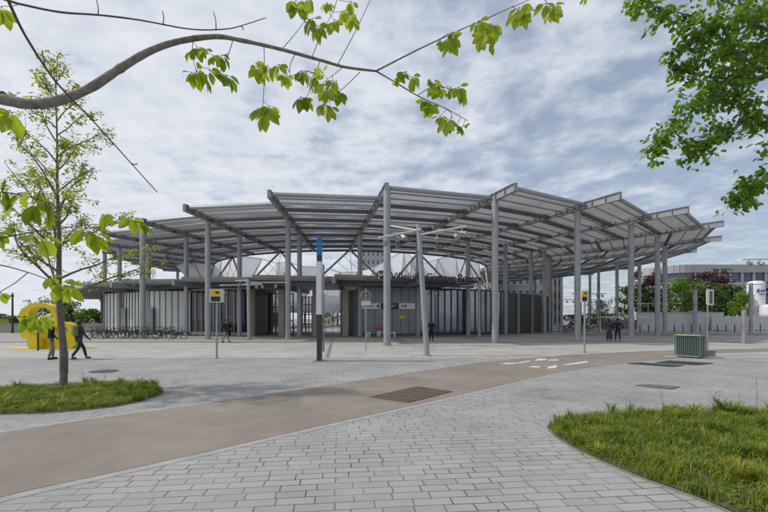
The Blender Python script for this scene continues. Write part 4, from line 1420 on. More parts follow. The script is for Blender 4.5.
# ------------------------------------------------------------------ bicycles
def make_bike(paint):
    t = thing('bicycle', 'x', 'bicycle')
    wr = .335
    fw, rw = Vector((.53, 0, wr)), Vector((-.53, 0, wr))
    bb, st, hd, hb_ = Vector((-.09, 0, .28)), Vector((-.25, 0, .80)), Vector((.36, 0, .80)), Vector((.39, 0, .66))
    b = MB()
    for p, q, r in ((bb, st, .022), (st, hd, .021), (bb, hb_, .025), (bb, rw, .014), (st, rw, .013), (hd, hb_, .025)):
        b.tube([p, q], r, 8)
    b.build('frame', paint, t, True)
    b = MB()
    for s in (-1, 1): b.tube([hb_ + Vector((0, .045 * s, 0)), fw + Vector((0, .045 * s, 0))], .012, 6)
    b.tube([hb_ + Vector((0, -.05, 0)), hb_ + Vector((0, .05, 0))], .014, 6)
    b.build('fork', paint, t, True)
    for c in (fw, rw):
        b = MB(); b.torus(c, wr - .02, .027, (0, 1, 0), 30, 6); w = b.build('wheel', M['rubber'], t, True)
        b = MB(); b.torus(c, wr - .045, .01, (0, 1, 0), 30, 5); b.build('rim', M['chrome'], w, True)
        b = MB()
        for i in range(14):
            a = 6.283 * i / 14; b.tube([c, c + Vector((math.cos(a), 0, math.sin(a))) * (wr - .045)], .0025, 4)
        b.tube([c + Vector((0, -.05, 0)), c + Vector((0, .05, 0))], .02, 8); b.build('spokes', M['chrome'], w, True)
    b = MB(); b.tube([hd, hd + Vector((-.02, 0, .16))], .014, 6); b.tube([hd + Vector((-.14, -.28, .18)), hd + Vector((.02, -.2, .17)), hd + Vector((.02, .2, .17)), hd + Vector((-.14, .28, .18))], .013, 6)
    b.build('handlebar', M['charcoal'], t, True)
    b = MB(); b.tube([st, st + Vector((-.04, 0, .12))], .014, 6)
    b.hexa([Vector(x) + st for x in ((-.19, -.085, .12), (-.02, -.05, .12), (.11, -.018, .125), (.11, .018, .125), (-.02, .05, .12), (-.19, .085, .12))], [Vector(x) + st for x in ((-.19, -.075, .175), (-.02, -.04, .165), (.10, -.012, .16), (.10, .012, .16), (-.02, .04, .165), (-.19, .075, .175))])
    b.build('saddle', M['black'], t)
    b = MB(); b.torus(bb + Vector((0, -.05, 0)), .09, .012, (0, 1, 0), 20, 5); b.tube([bb + Vector((0, -.07, 0)), bb + Vector((.13, -.09, -.1))], .011, 6); b.tube([bb + Vector((0, .07, 0)), bb + Vector((-.13, .09, .1))], .011, 6)
    b.box(bb + Vector((.13, -.13, -.1)), (.09, .08, .02)); b.box(bb + Vector((-.13, .13, .1)), (.09, .08, .02)); b.build('crankset', M['charcoal'], t, True)
    b = MB()
    for c in (fw, rw):
        pts = [c + Vector((math.cos(a_), 0, math.sin(a_))) * (wr + .03) for a_ in [R(x) for x in range(20, 181, 20)]]
        b.tube(pts, .012, 5)
    b.build('mudguard', M['charcoal'], t, True)
    return t
pA = make_bike(M['black']); pB = make_bike(M['charcoal']); pC = make_bike(M['black'])
bikes = [(95, 338.2, 4, 'leftmost parked bicycle of the row before the pale glass wall'), (103, 337.6, 24, 'second bicycle from the left, by the pale glass wall'), (110, 337.8, -14, 'third bicycle from the left in the row by the wall'), (118, 337.6, 12, 'fourth bicycle from the left, last of the first bunch'),
         (127, 338.2, -8, 'fifth bicycle from the left, first of the middle bunch'), (133, 337.6, 18, 'sixth bicycle from the left, behind the fifth'), (139, 338, 2, 'seventh bicycle from the left, just left of the column'), (150, 337.6, -10, 'bicycle just right of the column, last of the middle bunch'),
         (163, 338.3, 10, 'first bicycle of the right bunch before the pale wall'), (169, 337.6, -16, 'middle bicycle of the right bunch, with a pale bag'), (177, 338.2, 3, 'rightmost bicycle of the row, nearest the dark glazing'), (99, 337.2, -20, 'bicycle squeezed behind the two leftmost ones'), (114, 337.2, 30, 'slanted bicycle behind the fourth from the left'), (130, 337.3, -25, 'slanted bicycle behind the first two of the middle bunch'), (144, 337.4, 26, 'bicycle half hidden behind the foot of the column'), (166, 337.3, 28, 'slanted bicycle at the back of the right bunch')]
first = {}
for i, (u, vb, rz, lab) in enumerate(bikes):
    src = (pA, pB, pC)[i % 3]
    o = src if i < 3 else copy_tree(src)
    o.location = G(u, vb + .9); o.scale = (1.06, 1.06, 1.06); o.rotation_euler = (0, 0, R(rz + (180 if i % 4 == 1 else 0)))
    tag(o, lab, 'bicycle', 'bicycles parked along the pale wall')
for i, (u, vb, rz, lab) in enumerate([(566, 333.2, 15, 'leftmost of the dark bicycles far behind the right columns'), (573, 332.8, -12, 'second dark bicycle far behind the right columns'), (582, 333.2, 8, 'third dark bicycle far behind, half hidden by the sign post column'), (590, 332.6, -20, 'rightmost of the dark bicycles far behind the right columns')]):
    o = copy_tree(pA); o.location = G(u, vb); o.rotation_euler = (0, 0, R(rz)); o.scale = (1.25, 1.25, 1.25)
    tag(o, lab, 'bicycle', 'dark bicycles far behind the right columns')
p = G(169, 337.7)
b = MB(); b.ball((0, 0, 0), (.2, .16, .2), n=12, m=8); b.box((0, 0, .16), (.3, .24, .1)); bg = b.build('pannier_bag', M['offwhite'], None, True); bg.location = p + Vector((.1, 0, 1.12)); tag(bg, 'pale bag on top of the middle bicycle of the right bunch', 'bag')

# ------------------------------------------------------------------ trees
def limb_pts(p, d, L, rnd, n=6, wob=.12, rise=.0):
    pts = [Vector(p)]; d = Vector(d).normalized()
    for i in range(n):
        d = (d + Vector((rnd.gauss(0, wob), rnd.gauss(0, wob), rnd.gauss(0, wob) + rise))).normalized()
        pts.append(pts[-1] + d * L / n)
    return pts
def far_tree(label, u, Y, base_v, top_v, wpx, leafm, seed, name='tree', n=1500, ls=.45, cat='tree', group=None, low=.22, bare=False):
    rnd = random.Random(seed)
    x = (u - 384) / FPX * Y
    H = CAM_H + (HOR - top_v) / FPX * Y
    w = wpx / FPX * Y / 2
    t = thing(name, label, cat, (x, Y, 0), 0, group)
    b = MB(); b.tube([(0, 0, 0), (rnd.gauss(0, .1), 0, H * .3), (rnd.gauss(0, .2), 0, H * .85)], [H * .022, H * .016, H * .004], 8)
    cl = []
    for i in range(14 if not bare else 26):
        z = H * rnd.uniform(low, .8); a = rnd.uniform(0, 6.283)
        L = w * rnd.uniform(.55, .95) * math.sqrt(max(.05, 1 - ((z / H - .5) / .6) ** 2))
        pts = limb_pts((0, 0, z), (math.cos(a), math.sin(a), .6), L, rnd, 5, .15)
        b.tube(pts, [H * .008, H * .007, H * .005, H * .004, H * .003, H * .002], 5)
        if bare:
            for q in range(5):
                pp = limb_pts(pts[rnd.randint(2, 5)], (math.cos(a) + rnd.gauss(0, .6), math.sin(a) + rnd.gauss(0, .6), .8), L * .5, rnd, 4, .2)
                b.tube(pp, [H * .003, H * .0025, H * .002, H * .0015, H * .001], 4)
                cl.append((pp[-1], w * .2))
        cl.append((pts[-1], w * rnd.uniform(.28, .45)))
    b.build('trunk', M['bark'], t, True)
    for i in range(16 if not bare else 0):
        a = rnd.uniform(0, 6.283); z = H * rnd.uniform(low + .12, .97)
        rr = w * (1 - abs(z / H - .52) / .58) ** .5 * rnd.uniform(.2, .9)
        cl.append((Vector((math.cos(a) * rr, math.sin(a) * rr, z - w * .1)), w * rnd.uniform(.22, .42)))
    b = MB()
    for i in range(n):
        c, r = rnd.choice(cl)
        d = Vector((rnd.gauss(0, 1), rnd.gauss(0, 1), rnd.gauss(0, 1))).normalized()
        p = c + d * r * rnd.random() ** .45
        if p.z > H: p.z = H - rnd.random() * .3
        if p.z < H * low * .5: continue
        e = Vector((rnd.gauss(0, 1), rnd.gauss(0, 1), rnd.gauss(0, .6))).normalized(); f = e.cross(d)
        if f.length < .05: continue
        f.normalize(); s = ls * rnd.uniform(.5, 1.1)
        b.add([p - e * s * .6, p - f * s * .35, p + e * s * .6, p + f * s * .35 + d * s * .1], [(0, 1, 2), (0, 2, 3)], rnd.choice((0, 0, 1)))
    b.build('crown', leafm, t)
    return t
LG = [M['leafB'], M['leafG']]; LD = [M['leafD'], M['leafG2']]; LP = [M['leafP'], mat('purple_leaf_dark', (.03, .01, .013), .5, transl=.2)]
grp = 'trees beyond the right hand fence'
far_tree('bright green rounded tree beyond the fence, just right of the last canopy column', 683, 66, 330, 276, 44, LG, 11, n=3200, ls=.42, group=grp, low=.1)
far_tree('tall dark purple-leaved tree among the green ones beyond the fence', 709, 74, 330, 269, 44, LP, 12, 'purple_leaved_tree', 3600, .42, group=grp, low=.2)
far_tree('mid green tree below the purple one beyond the fence', 712, 64, 330, 287, 34, LD, 13, n=2200, ls=.4, group=grp, low=.1)
far_tree('dark green tree left of the white tanks beyond the fence', 731, 68, 330, 281, 34, LD, 14, n=2400, ls=.4, group=grp, low=.1)
far_tree('pale green young tree before the white tanks', 742, 60, 330, 291, 26, LG, 15, n=1300, ls=.36, group=grp, low=.15)
far_tree('dark purple tree seen between the right hand canopy columns', 648, 74, 330, 269, 38, LP, 16, 'purple_leaved_tree', 3200, .42, group=grp, low=.2)
far_tree('olive green tree under the purple one between the columns', 652, 66, 330, 288, 26, LD, 17, n=1800, ls=.4, group=grp, low=.1)
far_tree('bright green tree left of the right hand columns, beyond the shelter', 629, 70, 330, 286, 28, LG, 18, n=1700, ls=.4, group=grp, low=.1)
far_tree('dark tree behind the smaller white tank at right edge', 772, 78, 330, 280, 36, LP, 19, 'purple_leaved_tree', 1500, .5, group=grp, low=.1)
grp2 = 'pale sparse trees behind the right columns'
far_tree('sparse nearly bare tree behind the shelter, nearer the couple', 607, 78, 330, 300, 26, [M['leafD'], M['twig']], 21, n=420, ls=.3, group=grp2, bare=True)
far_tree('sparse nearly bare tree left of the couple, beyond the sign', 596, 84, 330, 301, 24, [M['leafD'], M['twig']], 22, n=380, ls=.3, group=grp2, bare=True)
for i, (u, Y, tv, w, lm, lab) in enumerate([(602, 74, 314, 34, LG, 'low green shrubbery behind the white shelter'), (577, 80, 315, 26, LD, 'low dark shrubbery beyond the far bicycles'), (333, 108, 300, 24, LG, 'bright green tree framed by the station entrance'), (347, 112, 302, 20, LD, 'dark green tree framed by the station entrance'), (322, 112, 304, 20, LD, 'dark tree behind the entrance gates, left of the bright one')]):
    far_tree(lab, u, Y, 330, tv, w, lm, 40 + i, 'shrub' if i < 2 else 'tree', 1100, .4, 'shrub' if i < 2 else 'tree', low=.05)
grp3 = 'trees far behind the yellow sculpture'
for i, (u, Y, tv, w, lab, bare) in enumerate([(44, 70, 300, 30, 'half-bare tree seen through the loop of the sculpture', True), (68, 66, 301, 26, 'dark bushy tree right of the sapling trunk, behind the sculpture', False), (88, 62, 309, 24, 'low green tree left of the station, behind the bicycles', False), (106, 64, 312, 20, 'low green hedge-like tree beside the station wall end', False), (55, 80, 296, 22, 'tall thin bare tree behind the sculpture', True), (16, 90, 316, 22, 'low dark tree at the left edge beyond the wall', False), (-8, 84, 314, 30, 'dark tree beyond the far left wall, cut by the frame', False)]):
    far_tree(lab, u, Y, 330, tv, w, LD if i not in (2, 3) else LG, 60 + i, n=1500 if not bare else 500, ls=.36, group=grp3, low=.08, bare=bare)

# sapling in the left bed
rnd = random.Random(23)
p0 = G(63, 391.5)
t = thing('sapling', 'slender young tree with sparse fresh leaves in the left grass bed', 'tree', p0)
H = CAM_H + (HOR - 58) / FPX * p0.y
lx = (57 - 63) / FPX * p0.y
def trunk_at(z): return Vector((lx * min(1, z / H * 1.6) + .02 * math.sin(z * 2.3), .03 * math.sin(z * 1.7), z))
b = MB(); zs = [H * i / 22 for i in range(23)]
rad = [.095 if z < .1 else (.08 if z < 1.1 else .088 * (1 - z / H) ** 1.3 + .006) for z in zs]
b.tube([trunk_at(z) for z in zs], rad, 12)
b.lathe((0, 0, 0), [(.13, 0), (.10, .08), (.08, .16)], 12)
b.lathe(trunk_at(.72), [(.078, -.3), (.087, -.28), (.088, .22), (.078, .27)], 12)
b.build('trunk', M['bark'], t, True)
lb = MB(); lf = MB()
def leaves_along(pts, n, sp, L):
    for i in range(n):
        q = rnd.random() ** .7
        j = min(len(pts) - 2, int(q * (len(pts) - 1)))
        c = pts[j].lerp(pts[j + 1], rnd.random()) + Vector((rnd.gauss(0, sp), rnd.gauss(0, sp), rnd.gauss(0, sp * .8)))
        for _ in range(rnd.randint(4, 8)):
            a = rnd.uniform(0, 6.28)
            lf.leaf(c + Vector((rnd.gauss(0, .045), rnd.gauss(0, .045), rnd.gauss(0, .04))), (math.cos(a), math.sin(a), rnd.uniform(-.7, .5)), (rnd.gauss(0, .4), rnd.gauss(0, .4), 1), L * rnd.uniform(.6, 1.2), L * rnd.uniform(.3, .5), rnd.choice((0, 0, 1)))
for i in range(34):
    z = 2.2 + (H - 2.6) * i / 33
    f = (z - 2.2) / (H - 2.2)
    a = i * 2.4 + rnd.uniform(-.3, .3)
    L = (1.75 * (1 - f) ** .75 + .3) * rnd.uniform(.75, 1.1)
    pts = limb_pts(trunk_at(z), (math.cos(a), math.sin(a), .55 + f * .9), L, rnd, 7, .12, .03)
    lb.tube(pts, [(.022 * (1 - f) + .008) * (1 - q / 8) + .003 for q in range(8)], 6)
    leaves_along(pts[2:], int(4 + 12 * (1 - f)), .07, .10)
    for q in range(int(2 + 5 * (1 - f))):
        st = pts[rnd.randint(2, 6)]
        d = (pts[-1] - pts[0]).normalized() + Vector((rnd.gauss(0, .6), rnd.gauss(0, .6), rnd.gauss(.1, .4)))
        pp = limb_pts(st, d, L * rnd.uniform(.25, .5), rnd, 5, .15, .0)
        lb.tube(pp, [.008, .007, .006, .005, .004, .003], 5)
        leaves_along(pp, int(4 + 4 * (1 - f)), .06, .10)
lb.build('limb', M['bark'], t, True)
lf.build('crown', [M['leafS'], M['leafS2']], t)

# overhanging branch of the tree at the left, out of the frame
rnd = random.Random(99)
def CR(pts, n=5):
    out_ = []
    for i in range(len(pts) - 1):
        p0_, p1, p2, p3 = pts[max(0, i - 1)], pts[i], pts[i + 1], pts[min(len(pts) - 1, i + 2)]
        for k in range(n):
            q = k / n
            out_.append(.5 * ((2 * p1) + (p2 - p0_) * q + (2 * p0_ - 5 * p1 + 4 * p2 - p3) * q * q + (3 * p1 - p0_ - 3 * p2 + p3) * q ** 3))
    return out_ + [pts[-1]]
t = thing('overhanging_tree', 'near tree arching a bare grey branch with fresh palmate leaves over the top', 'tree', (-4.6, 2.2, 0))
TL = Vector(t.location)
def tbuild(b, name, m, sm=False):
    b.v = [tuple(Vector(x) - TL) for x in b.v]
    return b.build(name, m, t, sm)
b = MB(); b.tube([(-4.6, 2.2, 0), (-4.55, 2.25, 1.2), (-4.5, 2.35, 2.6), (-4.3, 2.4, 4.2), (-4.4, 2.3, 6)], [.2, .16, .14, .10, .05], 14)
tbuild(b, 'trunk', M['bark'], True)
WOOD = []
def branch(px, r, name, n=5, pre=(), m='bark_grey'):
    pts = [Vector(q) for q in pre] + [P(u, v, Y) for (u, v, Y) in px]
    C = CR(pts, n)
    rr = []
    for i in range(len(C)):
        f = i / (len(C) - 1) * (len(r) - 1); j = min(int(f), len(r) - 2)
        rr.append((r[j] + (r[j + 1] - r[j]) * (f - j)) * (1 + rnd.gauss(0, .05)))
    b = MB(); b.tube(C, rr, 10 if max(rr) > .01 else 6); tbuild(b, name, M[m], True)
    WOOD.extend(C)
    return C
branch([(-12, 95, 2.5), (0, 98.5, 2.5), (30, 104, 2.52), (60, 100, 2.55), (90, 88, 2.6), (120, 68.5, 2.65), (150, 51, 2.7), (180, 41, 2.75), (215, 36.5, 2.8), (240, 40, 2.82), (280, 49, 2.85), (320, 60, 2.88), (345, 67, 2.9), (376, 71, 2.9)],
       [.045, .037, .033, .031, .030, .028, .026, .023, .020, .017, .0145, .012, .0105, .009, .0075], 'branch', 6, [(-4.45, 2.35, 3.0), (-3.3, 2.42, 3.15)])
branch([(376, 71, 2.9), (420, 48.5, 2.95), (460, 30, 3.0), (490, 17, 3.05), (505, 10, 3.05), (524, 2, 3.1), (545, -8, 3.1)], [.0065, .005, .004, .0035, .003, .0025, .002], 'branch')
branch([(376, 71, 2.9), (395, 82, 2.9), (420, 97, 2.92), (445, 108, 2.95), (468, 121, 2.95)], [.006, .0045, .004, .003, .0018], 'branch')
def twig(px, r0=.004, r1=.0018): return branch(px, [r0, (r0 + r1) / 2, r1], 'twig', 4, m='twig')
twig([(-30, -12, 2.3), (10, 1, 2.3), (25, 5, 2.3), (60, 12, 2.3), (100, 15, 2.32), (140, 20, 2.35), (190, 29, 2.36), (225, 29, 2.38), (245, 24.5, 2.4), (266, 17.5, 2.4)], .007, .002)
for (a_, b_) in (((98, 15.5), (96.5, 0)), ((163, 24), (162.5, 11)), ((216, 29), (213.5, 12)), ((241, 26), (243, 30))):
    twig([(a_[0], a_[1], 2.35), ((a_[0] + b_[0]) / 2 + 1, (a_[1] + b_[1]) / 2, 2.35), (b_[0], b_[1], 2.35)], .003, .0022)
twig([(-14, -50, 2.0), (8, 0, 2.05), (25, 35, 2.1), (50, 74, 2.12), (68, 95, 2.15), (95, 123, 2.2), (130, 162, 2.25), (157.5, 192.5, 2.3)], .0075, .0022)
for (a_, b_) in (((91, 119), (98, 119.5)), ((131, 163), (137.5, 164)), ((45, 66), (42, 50))):
    twig([(a_[0], a_[1], 2.2), ((a_[0] + b_[0]) / 2, (a_[1] + b_[1]) / 2 + 1, 2.2), (b_[0], b_[1], 2.2)], .003, .0025)
cam_p = Vector((0, 0, CAM_H))
def spray(c, size, seed=0, down=.55, nleaf=5, m=('leafY', 'leafY2')):
    """one palmate leaf: leaflets fanning from a short stalk"""
    L = size
    near = min(WOOD, key=lambda q: (q - c).length)
    stalk = [near, near.lerp(c, .5) + Vector((0, 0, -.006)), c] if (.004 < (near - c).length < .16) else None
    a0 = rnd.uniform(-.4, .4)
    view = (cam_p - c).normalized()
    b = MB()
    fan = [(-1.6, .70), (-.72, .92), (0, 1.0), (.72, .92), (1.6, .70)]
    tilt = Vector((rnd.gauss(0, .55), rnd.gauss(0, .55), rnd.gauss(.1, .4)))
    nrm = (view * .6 + Vector((0, 0, .5)) + tilt).normalized()
    dn = (Vector((0, 0, -1)) - nrm * nrm.z * -1)
    if dn.length < .1: dn = Vector((1, 0, 0))
    dn.normalize(); sd = dn.cross(nrm).normalized()
    for (an, ll) in fan[:nleaf]:
        an += a0 + rnd.gauss(0, .12)
        d = dn * math.cos(an) + sd * math.sin(an) + nrm * rnd.gauss(-.15, .18)
        d = (d + Vector((0, 0, -.35))).normalized()
        c1 = c + d * L * .14
        b.tube([c, c1], [.0012, .001], 4, 1)
        b.leaf(c1, d, nrm + Vector((rnd.gauss(0, .35), rnd.gauss(0, .35), rnd.gauss(0, .35))), L * ll * rnd.uniform(.85, 1.08), L * ll * rnd.uniform(.46, .58), 0, rnd.uniform(.05, .35))
    if stalk: b.tube(stalk, [.0019, .0016, .0014], 5, 1)
    return tbuild(b, 'palmate_leaf', [M[m[0] if rnd.random() < .7 else m[1]], M['twig']])
hang = [((193, 35), (197, 74)), ((233, 40), (218, 76)), ((264, 46), (262, 116)), ((295, 54), (290, 76)), ((320, 60), (306, 99)), ((343, 67), (326, 80)), ((360, 72), (330, 100)), ((282, 49), (304, 22)), ((312, 57), (333, 12)), ((338, 64), (372, -4)),
        ((304, 22), (300, -6)), ((333, 12), (338, -8)), ((440, 40), (447, 34)), ((478, 22), (487, 33)), ((512, 6), (521, 14)), ((540, -4), (551, 8)), ((398, 84), (404, 77)), ((418, 95), (434, 84)), ((434, 84), (458, 93)), ((425, 99), (426, 103)), ((445, 108), (452, 117))]
for (a_, b_) in hang:
    Y = 2.85 if a_[0] < 420 else 3.0
    twig([(a_[0], a_[1], Y), ((a_[0] + b_[0]) / 2 + rnd.gauss(0, 1.5), (a_[1] + b_[1]) / 2, Y - .03), (b_[0], b_[1], Y - .05)], .0028, .0016)
spots = [(196, 48, .085), (205, 52, .07), (192, 53, .07), (197, 72, .105), (209, 72, .11), (203, 76, .10), (227, 78, .10), (190, 75, .07), (222, 56, .075), (213, 58, .06),
         (258, 68, .085), (268, 66, .085), (278, 66, .085), (262, 74, .07), (286, 77, .07), (281, 79, .05), (256, 112, .095), (266, 116, .11), (268, 108, .085),
         (300, 72, .07), (305, 76, .075), (314, 77, .085), (322, 74, .075), (318, 86, .085), (326, 90, .085), (300, 97, .085), (305, 100, .07), (330, 82, .07), (340, 92, .085), (335, 88, .07), (324, 104, .085), (329, 108, .07),
         (296, 2, .095), (304, 6, .095), (312, 2, .085), (300, 12, .08), (313, 22, .10), (317, 28, .085), (330, 4, .07), (334, 22, .085), (329, 26, .06), (345, 12, .095), (352, 16, .08), (351, 4, .06),
         (440, 40, .075), (448, 38, .095), (454, 34, .07), (444, 44, .07), (480, 24, .085), (486, 33, .11), (494, 25, .095), (481, 38, .085), (492, 41, .085), (518, 8, .095), (525, 12, .085), (520, 16, .10), (546, 4, .085), (553, 8, .095), (550, 14, .095),
         (398, 76, .075), (404, 74, .07), (411, 79, .08), (416, 82, .07), (429, 81, .075), (436, 83, .07), (441, 88, .08), (432, 90, .06), (450, 88, .075), (458, 90, .075), (462, 95, .07), (448, 95, .05), (424, 103, .085), (430, 106, .07), (439, 118, .075), (445, 121, .08), (452, 122, .07), (458, 126, .085), (464, 128, .07)]
for (u, v, f) in spots:
    Y = 2.85 if u < 420 else 3.0
    spray(P(u + rnd.gauss(0, 1), v - 2 + rnd.gauss(0, 1), Y - .06 + rnd.gauss(0, .05)), f * rnd.uniform(1.06, 1.28), nleaf=rnd.choice((4, 5, 5)))
spray(P(584, -3, 3.1), .06, nleaf=3); spray(P(1, 6, 2.2), .1, nleaf=3)
# leaves of low twigs hanging close by on the left
twig([(-60, 188, 1.5), (0, 192, 1.55), (30, 197, 1.6), (54, 205, 1.6)], .0035, .0015)
twig([(-60, 248, 1.6), (0, 238, 1.7), (40, 231, 1.75), (80, 226, 1.8), (118, 222.5, 1.85), (132, 220, 1.85)], .003, .0012)
twig([(-60, 256, 1.5), (0, 265, 1.6), (28, 272.5, 1.62), (48, 280, 1.65), (62, 290, 1.65)], .003, .0012)
for (u, v, Y, s, n) in [(-2, 106, 1.5, .075, 4), (10, 110, 1.5, .08, 3), (3, 188, 1.55, .085, 4), (22, 192, 1.6, .095, 5), (40, 190, 1.6, .07, 3), (46, 203, 1.6, .10, 3), (34, 202, 1.6, .095, 3), (-2, 232, 1.7, .06, 3), (32, 233, 1.72, .07, 3), (42, 236, 1.75, .09, 3), (86, 227, 1.8, .10, 4), (96, 232, 1.8, .09, 3), (102, 214, 1.8, .06, 3), (132, 216, 1.85, .085, 4), (142, 222, 1.85, .07, 3), (50, 276, 1.65, .055, 4), (60, 282, 1.65, .08, 4), (72, 285, 1.65, .075, 4), (24, 316, 1.5, .055, 3), (36, 317, 1.5, .06, 4), (46, 318, 1.5, .045, 3), (0, 292, 1.5, .05, 2), (-2, 318, 1.5, .06, 2)]:
    spray(P(u, v, Y), s, nleaf=n)
twig([(-60, 322, 1.45), (0, 316, 1.5), (14, 317, 1.5), (26, 317, 1.5)], .0025, .0012)

# leafy tree reaching in at the top right
rnd = random.Random(31)
t = thing('leafy_tree', 'near green leafy tree reaching in from the top right corner', 'tree', (11.5, 8.6, 0))
TL = Vector(t.location)
b = MB(); b.tube([(11.5, 8.6, 0), (11.45, 8.6, 2.5), (11.3, 8.5, 4.5), (11.2, 8.5, 7), (11.0, 8.4, 10)], [.26, .21, .18, .13, .05], 14); tbuild(b, 'trunk', M['bark'], True)
limbs = [[(800, 92, 8.4), (768, 75, 8.3), (735, 50, 8.2), (700, 22, 8.2), (665, 8, 8.1), (635, 4, 8.0)], [(800, 150, 8.4), (768, 128, 8.3), (748, 112, 8.2), (728, 92, 8.1), (700, 96, 8.0), (672, 128, 8.0), (658, 148, 8.0)], [(800, 70, 8.7), (760, 52, 8.7), (725, 55, 8.6), (695, 62, 8.5), (676, 68, 8.5)],
         [(800, 20, 8.8), (750, 10, 8.8), (700, -8, 8.7)], [(805, 178, 8.5), (768, 178, 8.4), (750, 188, 8.3), (738, 200, 8.3)], [(748, 112, 8.2), (735, 128, 8.2), (712, 138, 8.1), (690, 148, 8.1)], [(768, 75, 8.3), (742, 80, 8.3), (715, 78, 8.2)], [(800, 45, 8.2), (768, 30, 8.2), (735, 18, 8.1), (705, 30, 8.0), (690, 42, 8.0)]]
lb = MB(); paths = []
for L in limbs:
    pts = CR([P(*q) for q in L], 5)
    if L[0][0] >= 800: pts = [Vector((11.3, 8.5, pts[0].z - .6))] + pts
    lb.tube(pts, [max(.006, .045 * (1 - i / len(pts)) ** 1.1) for i in range(len(pts))], 8)
    paths.append((pts, L[0][0]))
cr = MB()
def leaf_twig(st, d, L):
    pp = limb_pts(st, d, L, rnd, 5, .2, -.02)
    lb.tube(pp, [.006, .005, .004, .0035, .003, .002], 5)
    for i in range(int(9 + L * 11)):
        q = pp[min(5, 1 + int(rnd.random() * 5))] + Vector((rnd.gauss(0, .06), rnd.gauss(0, .06), rnd.gauss(0, .05)))
        a = rnd.uniform(0, 6.28)
        cr.leaf(q, (math.cos(a), math.sin(a), rnd.uniform(-1.1, .15)), (rnd.gauss(0, .5), rnd.gauss(0, .5), 1), rnd.uniform(.09, .16), rnd.uniform(.055, .085), rnd.choice((0, 0, 1)), rnd.uniform(.05, .3))
for pts, u0 in paths:
    n = len(pts)
    dens = 2.8 if u0 >= 800 else 2.4
    for i in range(3, n):
        f = i / n
        for q in range(int(dens + rnd.random())):
            d0 = (pts[i] - pts[i - 1]).normalized()
            d = d0 * .6 + Vector((rnd.gauss(0, .7), rnd.gauss(0, .7), rnd.gauss(-.05, .6)))
            leaf_twig(pts[i], d, rnd.uniform(.25, .6) * (1.1 - .35 * f))
lb2 = tbuild(lb, 'limb', M['bark_grey'], True)
tbuild(cr, 'crown', [M['leafG'], M['leafG2']])

# ------------------------------------------------------------------ background buildings
def win_grid(bld, x0, x1, z0, z1, yf, nx, nz, wf=.55, hf=.6, frame='white'):
    for i in range(nx):
        for j in range(nz):
            cx = x0 + (x1 - x0) * (i + .5) / nx; cz = z0 + (z1 - z0) * (j + .5) / nz
            w, h = (x1 - x0) / nx * wf, (z1 - z0) / nz * hf
            b = MB()
            for s in (-1, 1):
                b.box((cx + s * (w / 2 + .06), yf - .05, cz), (.12, .14, h + .24)); b.box((cx, yf - .05, cz + s * (h / 2 + .06)), (w, .14, .12))
            f_ = b.build('window', M[frame], bld); 
            b = MB(); b.box((cx, yf - .025, cz), (w, .05, h)); b.build('pane', M['pane'], f_)
# curved office building at the right
bc = thing('office_building', 'long pale office building with curved left end and a window band', 'building', (70, 112, 0))
def bcb(b, name, m, parent=None):
    b.v = [tuple(Vector(x) - Vector((70, 112, 0))) for x in b.v]
    o = b.build(name, m, parent or bc); return o
Yb = 112
outl = [(x, Yb) for x in ((790 - 384) / FPX * Yb * 1.6, 90)] + [(80 - i * 0, Yb) for i in range(1)]
cx_, ry = 81.5, 10.0
arc = [(cx_ - math.sin(R(a)) * 6.5, Yb + ry - math.cos(R(a)) * ry) for a in range(0, 91, 10)]
face = [(175.0, Yb - 4)] + [(150, Yb - 2.5), (120, Yb - .8), (98, Yb - .1)] + arc
def band(z0, z1, off, m, name, parent=None):
    b = MB()
    for i in range(len(face) - 1):
        p, q = Vector((*face[i], 0)), Vector((*face[i + 1], 0))
        n_ = Vector((q.y - p.y, -(q.x - p.x), 0)).normalized() * -1
        if n_.y > .3: n_ = -n_
        b.hexa([p + n_ * off + up * z0, q + n_ * off + up * z0, q - n_ * 3 + up * z0, p - n_ * 3 + up * z0], [p + n_ * off + up * z1, q + n_ * off + up * z1, q - n_ * 3 + up * z1, p - n_ * 3 + up * z1])
    return bcb(b, name, m, parent)
band(.02, 11.6, 0, M['facade'], 'wall'); band(11.6, 14.0, -.3, M['pane'], 'window_band'); band(14.0, 16.1, .5, M['facade'], 'roof_fascia')
b = MB()
for i in range(30):
    x = 83 + i * 3.1
    yb = Yb - (0.1 if x < 98 else .1 + (x - 98) * .045)
    b.box((x, yb + .05, 12.8), (.35, .5, 2.38))
bcb(b, 'window_post', M['offwhite'])
b = MB(); b.box((120, Yb + 12, 15.5), (88, 12, .6)); bcb(b, 'roof', M['facade2'])
# apartment tower seen above the ring
Yt = 150
xa, xb = (361.5 - 384) / FPX * Yt, (385 - 384) / FPX * Yt
bt = thing('apartment_tower', 'pale apartment tower with rows of dark windows far behind the station', 'building', ((xa + xb) / 2, Yt, 0))
h = CAM_H + (HOR - 248) / FPX * Yt
b = MB(); b.box((0, 7, h / 2), (xb - xa, 14, h)); b.build('wall', M['facade'], bt)
b = MB(); b.box((0, 7, h + .15), (xb - xa + .3, 14.3, .3)); b.build('roof', M['facade2'], bt)
win_grid(bt, -(xb - xa) / 2, (xb - xa) / 2, 6, h - .6, 0, 5, 7, .5, .62)
